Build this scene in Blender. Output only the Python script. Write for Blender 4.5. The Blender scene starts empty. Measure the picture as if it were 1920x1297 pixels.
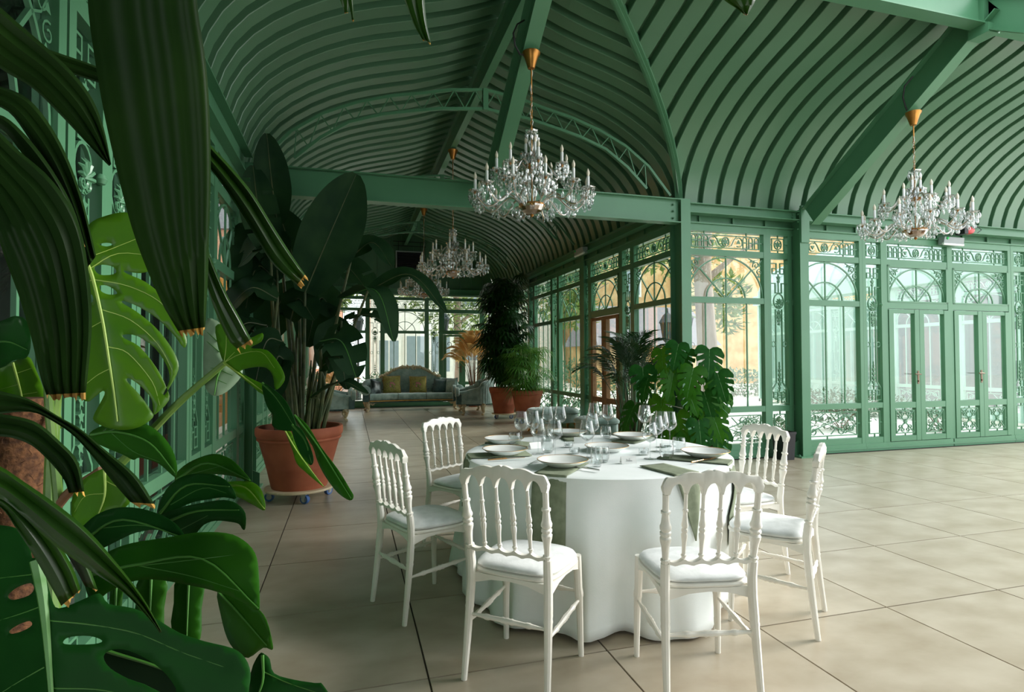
import bpy, math, random
from math import sin, cos, pi, radians, sqrt, atan2, hypot
from mathutils import Vector, Matrix, geometry
random.seed(7)
S = bpy.context.scene
COL = S.collection

# ------------------------------------------------------------------ camera, sky, exposure
H = 1.3125
FPX = 1073.489
YAW, PITCH, ROLL = 0.277155899, 0.0226194748, -0.00359740909
def cam_axes():
    fw = Vector((sin(YAW)*cos(PITCH), cos(YAW)*cos(PITCH), sin(PITCH)))
    r = Vector((cos(YAW), -sin(YAW), 0))
    u = r.cross(fw)
    return r*cos(ROLL)+u*sin(ROLL), -r*sin(ROLL)+u*cos(ROLL), fw
CR, CU, CF = cam_axes()
EYE = Vector((0, 0, H))
cd = bpy.data.cameras.new('camera'); cam = bpy.data.objects.new('camera', cd); COL.objects.link(cam)
cd.sensor_fit = 'HORIZONTAL'; cd.sensor_width = 36; cd.lens = FPX/1920*36
cd.clip_start = .05; cd.clip_end = 300
M = Matrix.Identity(4)
for i in range(3):
    M[i][0], M[i][1], M[i][2], M[i][3] = CR[i], CU[i], -CF[i], EYE[i]
cam.matrix_world = M
S.camera = cam
def at(px, py, d):
    """point of the room seen at pixel (px, py), d metres ahead of the eye"""
    return EYE + d*(CF + CR*((px-960)/FPX) - CU*((py-648.5)/FPX))

W = bpy.data.worlds.new('sky'); S.world = W; W.use_nodes = True
nt = W.node_tree; bg = nt.nodes['Background']
sky = nt.nodes.new('ShaderNodeTexSky'); sky.sky_type = 'HOSEK_WILKIE'
sky.sun_direction = Vector((.85, -.12, .47)).normalized(); sky.turbidity = 9; sky.ground_albedo = .5
hs = nt.nodes.new('ShaderNodeHueSaturation'); hs.inputs['Saturation'].default_value = .45
mx = nt.nodes.new('ShaderNodeMix'); mx.data_type = 'RGBA'; mx.inputs[0].default_value = .6
mx.inputs[7].default_value = (.88, .955, 1.0, 1)
nt.links.new(sky.outputs[0], hs.inputs['Color']); nt.links.new(hs.outputs[0], mx.inputs[6])
nt.links.new(mx.outputs[2], bg.inputs['Color'])
bg.inputs['Strength'].default_value = 2.2
sd = bpy.data.lights.new('sun', 'SUN'); sd.energy = 3.0; sd.angle = radians(25); sd.color = (1, .98, .94)
sun = bpy.data.objects.new('sun', sd); COL.objects.link(sun)
sun.rotation_euler = Vector((-.87, -.03, -.47)).to_track_quat('-Z', 'Y').to_euler()
S.view_settings.view_transform = 'Standard'; S.view_settings.look = 'None'
S.view_settings.exposure = 0.9; S.view_settings.gamma = 1; S.view_settings.use_curve_mapping = False
S.cycles.max_bounces = 10; S.cycles.diffuse_bounces = 5; S.cycles.glossy_bounces = 4
S.cycles.transparent_max_bounces = 24; S.cycles.transmission_bounces = 6
S.cycles.caustics_reflective = False; S.cycles.caustics_refractive = False
S.cycles.sample_clamp_indirect = 6
S.cycles.use_denoising = True

# ------------------------------------------------------------------ mesh helpers
class MB:
    def __init__(s): s.v = []; s.f = []
    def add(s, vs, fs):
        n = len(s.v); s.v += [tuple(p) for p in vs]; s.f += [tuple(i+n for i in f) for f in fs]; return s
    def box(s, x0, x1, y0, y1, z0, z1):
        return s.add([(x, y, z) for z in (z0, z1) for y in (y0, y1) for x in (x0, x1)],
                     [(0, 2, 3, 1), (4, 5, 7, 6), (0, 1, 5, 4), (2, 6, 7, 3), (0, 4, 6, 2), (1, 3, 7, 5)])
    def hexa(s, P):   # 8 corners: bottom loop 4, top loop 4
        return s.add(P, [(3, 2, 1, 0), (4, 5, 6, 7), (0, 1, 5, 4), (1, 2, 6, 5), (2, 3, 7, 6), (3, 0, 4, 7)])
    def tube(s, pts, r, n=6, closed=False, cap=True):
        P = [Vector(p) for p in pts]; m = len(P)
        if m < 2: return s
        R = r if isinstance(r, (list, tuple)) else [r]*m
        up = None; vs = []
        for i, p in enumerate(P):
            a = P[i-1] if (i > 0 or closed) else p
            b = P[(i+1) % m] if (i < m-1 or closed) else p
            t = (b-a)
            if t.length < 1e-9: t = Vector((0, 0, 1))
            t.normalize()
            if up is None:
                up = Vector((0, 0, 1)) if abs(t.z) < .9 else Vector((1, 0, 0))
            x = up.cross(t)
            if x.length < 1e-6: x = Vector((1, 0, 0)).cross(t)
            x.normalize(); y = t.cross(x); up = y
            for k in range(n):
                q = 2*pi*(k+.5)/n
                vs.append(p + (x*cos(q)+y*sin(q))*R[i])
        fs = []
        for i in range(m if closed else m-1):
            j = (i+1) % m
            for k in range(n):
                l = (k+1) % n
                fs.append((i*n+k, i*n+l, j*n+l, j*n+k))
        if cap and not closed:
            fs.append(tuple(reversed(range(n)))); fs.append(tuple((m-1)*n+k for k in range(n)))
        return s.add(vs, fs)
    def bar(s, pts, w, y0, y1, closed=False):   # flat bar drawn in the x-z plane
        P = [Vector((p[0], p[1])) for p in pts]; m = len(P); L = []; Rr = []
        for i, p in enumerate(P):
            a = P[i-1] if (i > 0 or closed) else None
            b = P[(i+1) % m] if (i < m-1 or closed) else None
            d1 = (p-a).normalized() if a is not None and (p-a).length > 1e-9 else None
            d2 = (b-p).normalized() if b is not None and (b-p).length > 1e-9 else None
            if d1 is None: d1 = d2
            if d2 is None: d2 = d1
            if d1 is None: continue
            t = d1+d2
            t = t.normalized() if t.length > 1e-6 else d1
            nn = Vector((-t.y, t.x)); c = max(.45, nn.dot(Vector((-d1.y, d1.x))))
            L.append(p+nn*w/2/c); Rr.append(p-nn*w/2/c)
        m = len(L); vs = []
        for l, r in zip(L, Rr):
            vs += [(l.x, y0, l.y), (r.x, y0, r.y), (r.x, y1, r.y), (l.x, y1, l.y)]
        fs = []
        for i in range(m if closed else m-1):
            j = (i+1) % m
            for k in range(4):
                l = (k+1) % 4
                fs.append((i*4+k, i*4+l, j*4+l, j*4+k))
        if not closed: fs += [(3, 2, 1, 0), tuple((m-1)*4+k for k in range(4))]
        return s.add(vs, fs)
    def prism(s, poly, y0, y1):
        n = len(poly)
        vs = [(x, y0, z) for x, z in poly]+[(x, y1, z) for x, z in poly]
        return s.add(vs, [tuple(range(n)), tuple(reversed(range(n, 2*n)))]+[(i, (i+1) % n+0, (i+1) % n+n, i+n)[::-1] for i in range(n)])
    def lathe(s, prof, n=16, c=(0, 0, 0), squash=None, cap=True):
        vs = []; fs = []; m = len(prof)
        for r, z in prof:
            for k in range(n):
                a = 2*pi*k/n; q = 1 if squash is None else squash(a, z)
                vs.append((c[0]+r*q*cos(a), c[1]+r*q*sin(a), c[2]+z))
        for i in range(m-1):
            for k in range(n):
                l = (k+1) % n
                fs.append((i*n+k, i*n+l, (i+1)*n+l, (i+1)*n+k))
        if cap and prof[0][0] > 1e-6: fs.append(tuple(reversed(range(n))))
        if cap and prof[-1][0] > 1e-6: fs.append(tuple((m-1)*n+k for k in range(n)))
        return s.add(vs, fs)
    def grid(s, fn, nu, nv):
        n0 = len(s.v); s.v += [tuple(fn(i/nu, j/nv)) for j in range(nv+1) for i in range(nu+1)]
        for j in range(nv):
            for i in range(nu):
                a = n0+j*(nu+1)+i; s.f.append((a, a+1, a+nu+2, a+nu+1))
        return s
    def xf(s, m):
        s.v = [tuple(m @ Vector(p)) for p in s.v]; return s
    def merge(s, o): return s.add(o.v, o.f)
    def mesh(s, name, mat, smooth=35):
        me = bpy.data.meshes.new(name); me.from_pydata(s.v, [], s.f)
        if smooth:
            me.polygons.foreach_set('use_smooth', [True]*len(me.polygons))
            me.set_sharp_from_angle(angle=radians(smooth))
        if mat: me.materials.append(mat)
        me.update(); return me

def obj(name, mb, mat=None, parent=None, loc=(0, 0, 0), rot=(0, 0, 0), smooth=35, scale=None, kind=None, label=None):
    me = mb.mesh(name, mat, smooth) if isinstance(mb, MB) else mb
    o = bpy.data.objects.new(name, me); COL.objects.link(o)
    o.location = loc; o.rotation_euler = rot
    if scale: o.scale = scale
    if parent: o.parent = parent
    if kind: o['kind'] = kind
    if label: o['label'] = label
    return o
def tag(o, label, cat, group=None, kind=None):
    o['label'] = label; o['category'] = cat
    if group: o['group'] = group
    if kind: o['kind'] = kind
    return o
def thing(name, label, cat, loc=(0, 0, 0), rotz=0, group=None, kind=None):
    o = bpy.data.objects.new(name, None); COL.objects.link(o); o.empty_display_size = .1
    o.location = loc; o.rotation_euler = (0, 0, rotz)
    return tag(o, label, cat, group, kind)
def copy_tree(o, parent=None):
    kids = list(o.children); c = o.copy(); COL.objects.link(c)
    if parent: c.parent = parent
    for k in kids: copy_tree(k, c)
    return c

# ------------------------------------------------------------------ materials
def srgb(r, g, b):
    f = lambda c: (c/255/12.92) if c/255 <= .04045 else ((c/255+.055)/1.055)**2.4
    return (f(r), f(g), f(b), 1)
def newmat(name):
    m = bpy.data.materials.new(name); m.use_nodes = True
    return m, m.node_tree, m.node_tree.nodes['Principled BSDF']
def noise_col(nt, c1, c2, scale, detail=4, lo=.35, hi=.65, coord='Object', stretch=None, rnd=0.0):
    tc = nt.nodes.new('ShaderNodeTexCoord'); out = tc.outputs[coord]
    if stretch or rnd:
        mp = nt.nodes.new('ShaderNodeMapping'); nt.links.new(out, mp.inputs[0])
        if stretch: mp.inputs['Scale'].default_value = stretch
        if rnd:
            oi = nt.nodes.new('ShaderNodeObjectInfo'); ml = nt.nodes.new('ShaderNodeMath'); ml.operation = 'MULTIPLY'
            ml.inputs[1].default_value = rnd; nt.links.new(oi.outputs['Random'], ml.inputs[0])
            cx = nt.nodes.new('ShaderNodeCombineXYZ'); nt.links.new(ml.outputs[0], cx.inputs[0]); nt.links.new(ml.outputs[0], cx.inputs[1])
            nt.links.new(cx.outputs[0], mp.inputs['Location'])
        out = mp.outputs[0]
    nz = nt.nodes.new('ShaderNodeTexNoise'); nz.inputs['Scale'].default_value = scale; nz.inputs['Detail'].default_value = detail
    nt.links.new(out, nz.inputs['Vector'])
    cr = nt.nodes.new('ShaderNodeValToRGB'); cr.color_ramp.elements[0].position = lo; cr.color_ramp.elements[1].position = hi
    cr.color_ramp.elements[0].color = c1; cr.color_ramp.elements[1].color = c2
    nt.links.new(nz.outputs['Fac'], cr.inputs[0])
    return cr.outputs[0], nz.outputs['Fac'], out
def bump(nt, b, fac, strength, dist=.01):
    bp = nt.nodes.new('ShaderNodeBump'); bp.inputs['Strength'].default_value = strength; bp.inputs['Distance'].default_value = dist
    nt.links.new(fac, bp.inputs['Height']); nt.links.new(bp.outputs[0], b.inputs['Normal'])
def mat(name, c, rough=.5, metal=0, c2=None, scale=6, bmp=0, bscale=None, spec=None, rnd=0, lo=.35, hi=.65, stretch=None, coat=0, sheen=0, coord='Object'):
    m, nt, b = newmat(name)
    b.inputs['Base Color'].default_value = c; b.inputs['Roughness'].default_value = rough; b.inputs['Metallic'].default_value = metal
    if spec is not None: b.inputs['Specular IOR Level'].default_value = spec
    if coat: b.inputs['Coat Weight'].default_value = coat
    if sheen: b.inputs['Sheen Weight'].default_value = sheen
    if c2 is None: c2 = tuple(min(1, x*1.12) for x in c[:3])+(1,)
    col, fac, vec = noise_col(nt, c, c2, scale, rnd=rnd, lo=lo, hi=hi, stretch=stretch, coord=coord)
    nt.links.new(col, b.inputs['Base Color'])
    if bmp:
        if bscale:
            nz = nt.nodes.new('ShaderNodeTexNoise'); nz.inputs['Scale'].default_value = bscale; nt.links.new(vec, nz.inputs['Vector']); fac = nz.outputs['Fac']
        bump(nt, b, fac, bmp)
    return m
def leafmat(name, c, c2, rough=.35, trans=.3, tcol=None, scale=5, spec=.5, stripes=0):
    m, nt, b = newmat(name)
    col, fac, vec = noise_col(nt, c, c2, scale, lo=.3, hi=.7)
    nt.links.new(col, b.inputs['Base Color']); b.inputs['Roughness'].default_value = rough; b.inputs['Specular IOR Level'].default_value = spec
    tr = nt.nodes.new('ShaderNodeBsdfTranslucent'); tr.inputs['Color'].default_value = tcol or c2
    mxs = nt.nodes.new('ShaderNodeMixShader'); mxs.inputs[0].default_value = trans
    out = nt.nodes['Material Output']
    nt.links.new(b.outputs[0], mxs.inputs[1]); nt.links.new(tr.outputs[0], mxs.inputs[2]); nt.links.new(mxs.outputs[0], out.inputs[0])
    bump(nt, b, fac, .15, .004)
    return m
def glassmat(name, tint=(1, 1, 1, 1), edge=.25, base=.04, rough=0.0):
    m, nt, b = newmat(name); nt.nodes.remove(b)
    t = nt.nodes.new('ShaderNodeBsdfTransparent'); t.inputs[0].default_value = tint
    g = nt.nodes.new('ShaderNodeBsdfGlossy'); g.inputs['Roughness'].default_value = rough
    lw = nt.nodes.new('ShaderNodeLayerWeight'); lw.inputs[0].default_value = .5
    pw = nt.nodes.new('ShaderNodeMath'); pw.operation = 'POWER'; pw.inputs[1].default_value = edge
    nt.links.new(lw.outputs['Facing'], pw.inputs[0])
    mr = nt.nodes.new('ShaderNodeMapRange'); mr.inputs[3].default_value = base; mr.inputs[4].default_value = .95
    nt.links.new(pw.outputs[0], mr.inputs[0])
    mxs = nt.nodes.new('ShaderNodeMixShader'); nt.links.new(mr.outputs[0], mxs.inputs[0])
    nt.links.new(t.outputs[0], mxs.inputs[1]); nt.links.new(g.outputs[0], mxs.inputs[2])
    nt.links.new(mxs.outputs[0], nt.nodes['Material Output'].inputs[0])
    return m

GREEN = mat('patina_green_paint', srgb(82, 133, 99), .36, scale=1.5, c2=srgb(88, 140, 105), bmp=.03, bscale=60)
ROOFG = mat('roof_sheet_green', srgb(84, 124, 94), .33, scale=.8, c2=srgb(90, 131, 101), bmp=.03, bscale=30)
PALEG = mat('green_paint_sun_haze', srgb(176, 208, 194), .5, scale=1.2)  # hall green again, with sun and haze put into a paler colour
ZINC = mat('pale_zinc_roof', srgb(186, 200, 196), .5, scale=1.0)
PANE = glassmat('window_glass', (.96, .99, .975, 1), 5, .07)
CRYSTAL = glassmat('crystal', (.93, .96, .95, 1), 1.4, .28, .02)
WINEG = glassmat('drinking_glass', (.965, .98, .98, 1), 2.3, .05)
TILE = mat('stone_tile', srgb(152, 138, 116), .31, c2=srgb(184, 174, 156), scale=3.2, bmp=.04, bscale=18, rnd=37, lo=.25, hi=.78, stretch=(1, 1.5, 1))
GROUT = mat('dark_grout', srgb(62, 54, 46), .9)
WHITEP = mat('white_chair_paint', srgb(236, 232, 222), .38, c2=srgb(243, 240, 232), scale=8)
VELVET = mat('pale_velvet', srgb(214, 217, 216), .85, c2=srgb(238, 240, 240), scale=14, bmp=.1, bscale=60, sheen=.3)
CLOTH = mat('white_tablecloth', srgb(232, 238, 236), .85, c2=srgb(240, 244, 243), scale=5, bmp=.05, bscale=200)
SAGE = mat('sage_napkin_linen', srgb(122, 131, 107), .9, c2=srgb(136, 145, 121), scale=30, bmp=.08, bscale=300)
CHINA = mat('white_china', srgb(240, 241, 238), .12, spec=.6)
GOLD = mat('gilt_metal', srgb(176, 128, 62), .32, .85, c2=srgb(205, 160, 92), scale=9)
BRASS = mat('antique_brass', srgb(150, 98, 44), .35, .8, c2=srgb(190, 134, 66), scale=6)
BRONZE = mat('dull_bronze', srgb(112, 92, 74), .4, .5)
STEEL = mat('stainless_steel', srgb(190, 190, 188), .2, 1)
COPPER = mat('copper_cutlery', srgb(196, 150, 104), .22, 1)
CARD = mat('white_card', srgb(246, 245, 241), .8)
INK = mat('grey_ink', srgb(120, 118, 122), .8)
TERRA = mat('terracotta', srgb(150, 78, 52), .75, c2=srgb(172, 96, 66), scale=4, bmp=.06, bscale=40)
SOIL = mat('potting_soil', srgb(38, 28, 20), .95, c2=srgb(66, 50, 36), scale=40, bmp=.5)
PLY = mat('plywood_disc', srgb(206, 186, 150), .6, c2=srgb(222, 204, 172), scale=5, stretch=(1, 8, 1))
RUBBER = mat('blue_caster_rubber', srgb(70, 106, 168), .5)
CHROME = mat('zinc_caster_metal', srgb(170, 172, 174), .3, 1)
BLACK = mat('black_plastic', srgb(24, 24, 26), .5)
BLACKM = mat('unlit_interior_dark', srgb(40, 44, 42), .8)  # dark colour standing in for an unlit interior
ORANGE = mat('orange_stucco', srgb(214, 132, 44), .85, c2=srgb(226, 150, 62), scale=3, bmp=.1, bscale=40)
TEAL = mat('teal_velvet', srgb(122, 148, 140), .7, c2=srgb(164, 186, 179), scale=7, bmp=.08, bscale=40, sheen=.6)
TEALD = mat('deep_teal_velvet', srgb(56, 84, 84), .75, c2=srgb(80, 108, 106), scale=9, sheen=.5)
NAVY = mat('dark_satin_cushion', srgb(34, 44, 44), .4, c2=srgb(150, 165, 168), scale=3, lo=.55, hi=.7)
CREAMP = mat('cream_gilded_wood', srgb(206, 192, 160), .45, c2=srgb(170, 130, 74), scale=22, lo=.5, hi=.72)
COIR = mat('coir_fibre', srgb(66, 40, 22), .95, c2=srgb(112, 74, 44), scale=60, bmp=.6)
CANDLE = mat('candle_tube', srgb(238, 240, 240), .4)
BULB = mat('frosted_flame_bulb', srgb(226, 214, 190), .15, c2=srgb(240, 232, 214))
REDP = mat('red_beacon_plastic', srgb(196, 30, 34), .3)
GREYP = mat('grey_plastic', srgb(150, 158, 158), .5)
GREENL = mat('green_led_lens', srgb(40, 190, 90), .4)
GRAVEL = mat('pale_gravel', srgb(244, 239, 228), .9, c2=srgb(251, 247, 240), scale=3)
OCHRE = mat('ochre_stone_wall', srgb(170, 134, 84), .9, c2=srgb(194, 166, 120), scale=2.2, bmp=.3, bscale=9)
WHITEB = mat('white_render', srgb(208, 208, 198), .9)
LILAC = mat('pale_grey_plaster', srgb(150, 152, 156), .9)
PINKB = mat('salmon_brick_wall', srgb(206, 140, 110), .9, c2=srgb(220, 170, 144), scale=3)
SLATE = mat('slate_roof', srgb(120, 116, 120), .8)
BARK = mat('pale_bark', srgb(124, 106, 92), .95, c2=srgb(164, 146, 130), scale=4, stretch=(1, 1, .25), bmp=.5, bscale=12)
IRON = mat('dark_iron', srgb(44, 50, 54), .5, .3)
WOODF = mat('brown_timber', srgb(122, 84, 50), .5, c2=srgb(146, 104, 66), scale=8)
DKGLASS = mat('far_window_pane', srgb(120, 134, 138), .15)
LF_BRIGHT = leafmat('monstera_leaf_backlit', srgb(66, 118, 14), srgb(96, 146, 22), .38, .36, srgb(130, 184, 30))  # glow of the backlit leaves put into a brighter green
LF_MID = leafmat('monstera_leaf', srgb(34, 86, 18), srgb(52, 108, 26), .36, .22, srgb(96, 150, 30), spec=.14)
LF_DARK = leafmat('monstera_leaf_dark', srgb(20, 64, 22), srgb(34, 88, 32), .42, .15, srgb(64, 120, 26), spec=.08)  # darkest of the monstera greens
LF_UNDER = leafmat('leaf_underside', srgb(120, 146, 116), srgb(142, 168, 136), .5, .25)
LF_PALM = leafmat('palm_leaf_shaded', srgb(26, 50, 20), srgb(42, 70, 26), .42, .2, srgb(50, 90, 16), spec=.1)  # shade on the backlit strips put into a darker leaf colour
LF_PALM2 = leafmat('palm_leaf_olive', srgb(34, 72, 14), srgb(52, 92, 20), .35, .25, srgb(80, 120, 16))
LF_STREL = leafmat('strelitzia_leaf', srgb(20, 44, 28), srgb(36, 62, 36), .6, .12, srgb(60, 110, 40), spec=.07)
LF_RHAPIS = leafmat('rhapis_leaf', srgb(20, 52, 22), srgb(36, 74, 30), .4, .2, srgb(60, 110, 30))
LF_LIGHT = leafmat('light_palm_leaf', srgb(58, 110, 44), srgb(84, 136, 58), .4, .3, srgb(110, 160, 50))
LF_KENTIA = leafmat('kentia_leaf', srgb(14, 46, 22), srgb(26, 64, 30), .35, .15, srgb(60, 110, 40))
LF_DRY = leafmat('dry_gold_leaf', srgb(206, 160, 92), srgb(228, 192, 130), .6, .35, srgb(236, 200, 130))
LF_BUSH = leafmat('bush_leaf', srgb(62, 96, 62), srgb(96, 128, 92), .5, .25)
LF_TREE = leafmat('tree_leaf', srgb(78, 104, 52), srgb(112, 134, 72), .5, .3, srgb(140, 160, 70))
LF_BROWN = mat('brown_leaf_tip', srgb(150, 110, 50), .8, c2=srgb(206, 160, 70), scale=30)
VEIN_B = mat('pale_leaf_vein', srgb(160, 188, 84), .5)
VEIN_M = mat('green_leaf_vein', srgb(66, 120, 44), .45)
STEMG = mat('green_stem', srgb(82, 120, 44), .45, c2=srgb(112, 146, 66), scale=8)
STEMD = mat('dark_stem', srgb(46, 66, 36), .5, c2=srgb(86, 92, 56), scale=9)
STEMB = mat('brown_stem', srgb(112, 78, 52), .6)
# ------------------------------------------------------------------ floor of stone tiles
fl = obj('floor', MB().box(-1.2, 4.2, -2.1, 16.35, -.08, -.006).box(4.2, 12.8, -1.0, 6.6, -.08, -.006), GROUT, smooth=0)
tag(fl, 'beige stone tile floor with dark joints running through the whole hall', 'floor', kind='structure')
TX, TY = .8018, .79
tile_me = MB()
g = .0028
tile_me.hexa([(g, g, -.012), (TX-g, g, -.012), (TX-g, TY-g, -.012), (g, TY-g, -.012),
              (g+.0015, g+.0015, 0), (TX-g-.0015, g+.0015, 0), (TX-g-.0015, TY-g-.0015, 0), (g+.0015, TY-g-.0015, 0)])
tile_me = tile_me.mesh('tile', TILE, 0)
for i in range(-2, 17):
    for j in range(-3, 18):
        x = .319+i*TX; y = 2.39+j*TY
        if x+TX < -1.1 or y+TY > 16.3: continue
        if y > 6.2 and x > 4.0: continue
        if x > 4 and (x > 12.6 or y < .8): continue
        if x > y*1.25+2.2 and y < 3.1 or x < -y*.6-.2: continue
        obj('tile', tile_me, parent=fl, loc=(x, y, 0))

# ------------------------------------------------------------------ glazed bays
LW = .0145
def ell(a, b, t0, t1, n, cx=0, cz=0):
    return [(cx+a*cos(t0+(t1-t0)*k/n), cz+b*sin(t0+(t1-t0)*k/n)) for k in range(n+1)]
def spiral(cx, cz, r0, r1, a0, turns, n=14):
    return [(cx+(r0+(r1-r0)*k/n)*cos(a0+turns*2*pi*k/n), cz+(r0+(r1-r0)*k/n)*sin(a0+turns*2*pi*k/n)) for k in range(n+1)]
def leafstar(mb, x, z, s, y0=-.028, y1=-.012, n=5, a0=pi/2):
    P = []
    for k in range(2*n):
        r = s if k % 2 == 0 else s*.5
        P.append((x+r*cos(a0+pi*k/n), z+r*sin(a0+pi*k/n)))
    mb.prism(P, y0, y1)
Y0, Y1 = -.030, -.014
def mirror_bar(mb, pts, w=LW, closed=False):
    mb.bar(pts, w, Y0, Y1, closed); mb.bar([(-x, z) for x, z in pts], w, Y0, Y1, closed)
def frieze_orn(w):
    m = MB(); h = w/2-.05; z0, z1 = 2.762, 2.925
    m.bar([(-h, z0), (h, z0), (h, z1), (-h, z1)], .011, Y0, Y1, True)
    for x in (-w*.28, w*.28): m.bar([(x, 2.73), (x, z0)], .012, Y0, Y1); m.bar([(x, z1), (x, 2.965)], .012, Y0, Y1)
    mirror_bar(m, [(h, (z0+z1)/2), (w/2, (z0+z1)/2)])
    s = h/.525
    for x in (.30, .39, .48):
        mirror_bar(m, [(x*s-.03, z0), (x*s-.03, z1-.045)]+ell(.03, .035, pi, 0, 6, x*s, z1-.045)+[(x*s+.03, z0)], .009)
        mirror_bar(m, [(x*s-.03, (z0+z1)/2), (x*s+.03, (z0+z1)/2)], .016)
    mirror_bar(m, ell(.055, .06, -2.2, 2.2, 12, .205*s, (z0+z1)/2), .010)
    for sg in (-1, 1): leafstar(m, sg*.2*s, (z0+z1)/2, .034, n=3, a0=pi/2 if sg > 0 else -pi/2)
    mirror_bar(m, [(.05, z0+.02), (.09*s, z0+.035), (.13*s, z1-.05), (.17*s, z1-.01)], .009)
    ros = MB(); ros.bar(ell(.052, .06, 0, 2*pi, 16, 0, (z0+z1)/2)[:-1], .012, Y0, Y1, True); leafstar(ros, 0, (z0+z1)/2, .05, n=6)
    return m, ros
def rails(w, parts, y0=-.05, y1=.03):
    m = MB(); h = w/2; o = .0575
    m.box(-h-o, -h, y0, y1, .107, 2.965); m.box(h, h+o, y0, y1, .107, 2.965)
    for z0, z1 in parts: m.box(-h, h, y0+.004, y1-.004, z0, z1)
    m.box(-h-o, h+o, y0-.01, y1, 0, .107); m.box(-h-o, h+o, y0, y1, 2.965, 3.05)
    m.box(-h-o, h+o, y0-.02, y0-.008, .03, .06)
    return m
def panel_scroll(w, z0=.187, z1=.60):
    m = MB(); h = w/2-.06; a, b = z0+.045, z1-.045; zc = (a+b)/2
    m.bar([(-h, a), (h, a), (h, b), (-h, b)], .012, Y0, Y1, True)
    m.bar([(0, z0), (0, a)], .012, Y0, Y1); m.bar([(0, b), (0, z1)], .012, Y0, Y1); mirror_bar(m, [(h, zc), (w/2, zc)], .012)
    m.bar([(-h, a), (h, b)], .009, Y0, Y1); m.bar([(-h, b), (h, a)], .009, Y0, Y1)
    for k in (-1, 1):
        q = min(.075, h*.3)
        mirror_bar(m, spiral(h*.45, zc+k*.09, q, .012, -k*pi/2, k*1.4), .008)
        mirror_bar(m, spiral(h*.8, zc+k*.06, q*.7, .012, pi, -k*1.4), .008)
        mirror_bar(m, [(h*.12, zc+k*.14), (h*.3, zc+k*.05), (h*.6, zc+k*.13), (h*.95, zc+k*.02)], .008)
    return m
def panes(root, w, spans, inset=0):
    for z0, z1 in spans:
        obj('pane', MB().box(-w/2+inset, w/2-inset, .003, .008, z0, z1), PANE, root, smooth=0)
def lunette(root, w, iz=0, z0=2.11, z1=2.65):
    a = w/2-.008-iz; b = z1-z0-.015
    arc = MB(); arc.bar(ell(a, b, pi, 0, 22, 0, z0), .017, Y0, Y1); obj('arch_bar', arc, GREEN, root)
    arc = MB(); arc.bar(ell(a*.52, b*.48, pi, 0, 16, 0, z0), .016, Y0, Y1); obj('arch_bar', arc, GREEN, root)
    obj('spoke', MB().bar([(0, z0), (0, z1)], .016, Y0, Y1), GREEN, root)
    for sg in (-1, 1):
        obj('spoke', MB().bar([(sg*.02, z0), (sg*a*.70, z0+b*.71)], .016, Y0, Y1), GREEN, root)
        c = MB(); cx, cz = a*.83, z0+b*.80
        c.bar(spiral(cx, cz+.02, .055, .01, 3.6, -1.3), .008, Y0, Y1); c.bar(spiral(cx+.05, cz-.07, .045, .01, 1.2, 1.2), .008, Y0, Y1)
        c.bar([(cx-.06, cz-.05), (cx, cz-.02), (a*.98, z1-.03)], .009, Y0, Y1); c.bar([(a*.62, z1-.015), (a*.75, z1-.045), (a*.9, z1-.02)], .008, Y0, Y1)
        for lx, lz in ((cx-.03, cz+.06), (cx+.05, cz+.02), (cx+.04, cz-.13), (a*.7, z1-.05)): leafstar(c, lx, lz, .026, n=3)
        if sg < 0: c.v = [(-x, y, z) for x, y, z in c.v]; c.f = [f[::-1] for f in c.f]
        obj('corner_scroll', c, GREEN, root)
def wide_bay(w, lb=None):
    r = thing('window', '', 'window', kind='structure')
    obj('frame', rails(w, [(.107, .187), (.60, .675), (2.033, 2.11), (2.65, 2.73)]), GREEN, r, smooth=0)
    panes(r, w, [(.187, .6), (.675, 2.033), (2.11, 2.65), (2.73, 2.965)])
    lunette(r, w)
    for x in (-.30*w/1.15*1.05, 0, .30*w/1.15*1.05): obj('glazing_bar', MB().bar([(x, .675), (x, 2.033)], .017, Y0, Y1), GREEN, r, smooth=0)
    m, ros = frieze_orn(w); obj('frieze_ornament', m, GREEN, r); obj('rosette', ros, GREEN, r)
    obj('panel_scroll', panel_scroll(w), GREEN, r)
    return r
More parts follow.
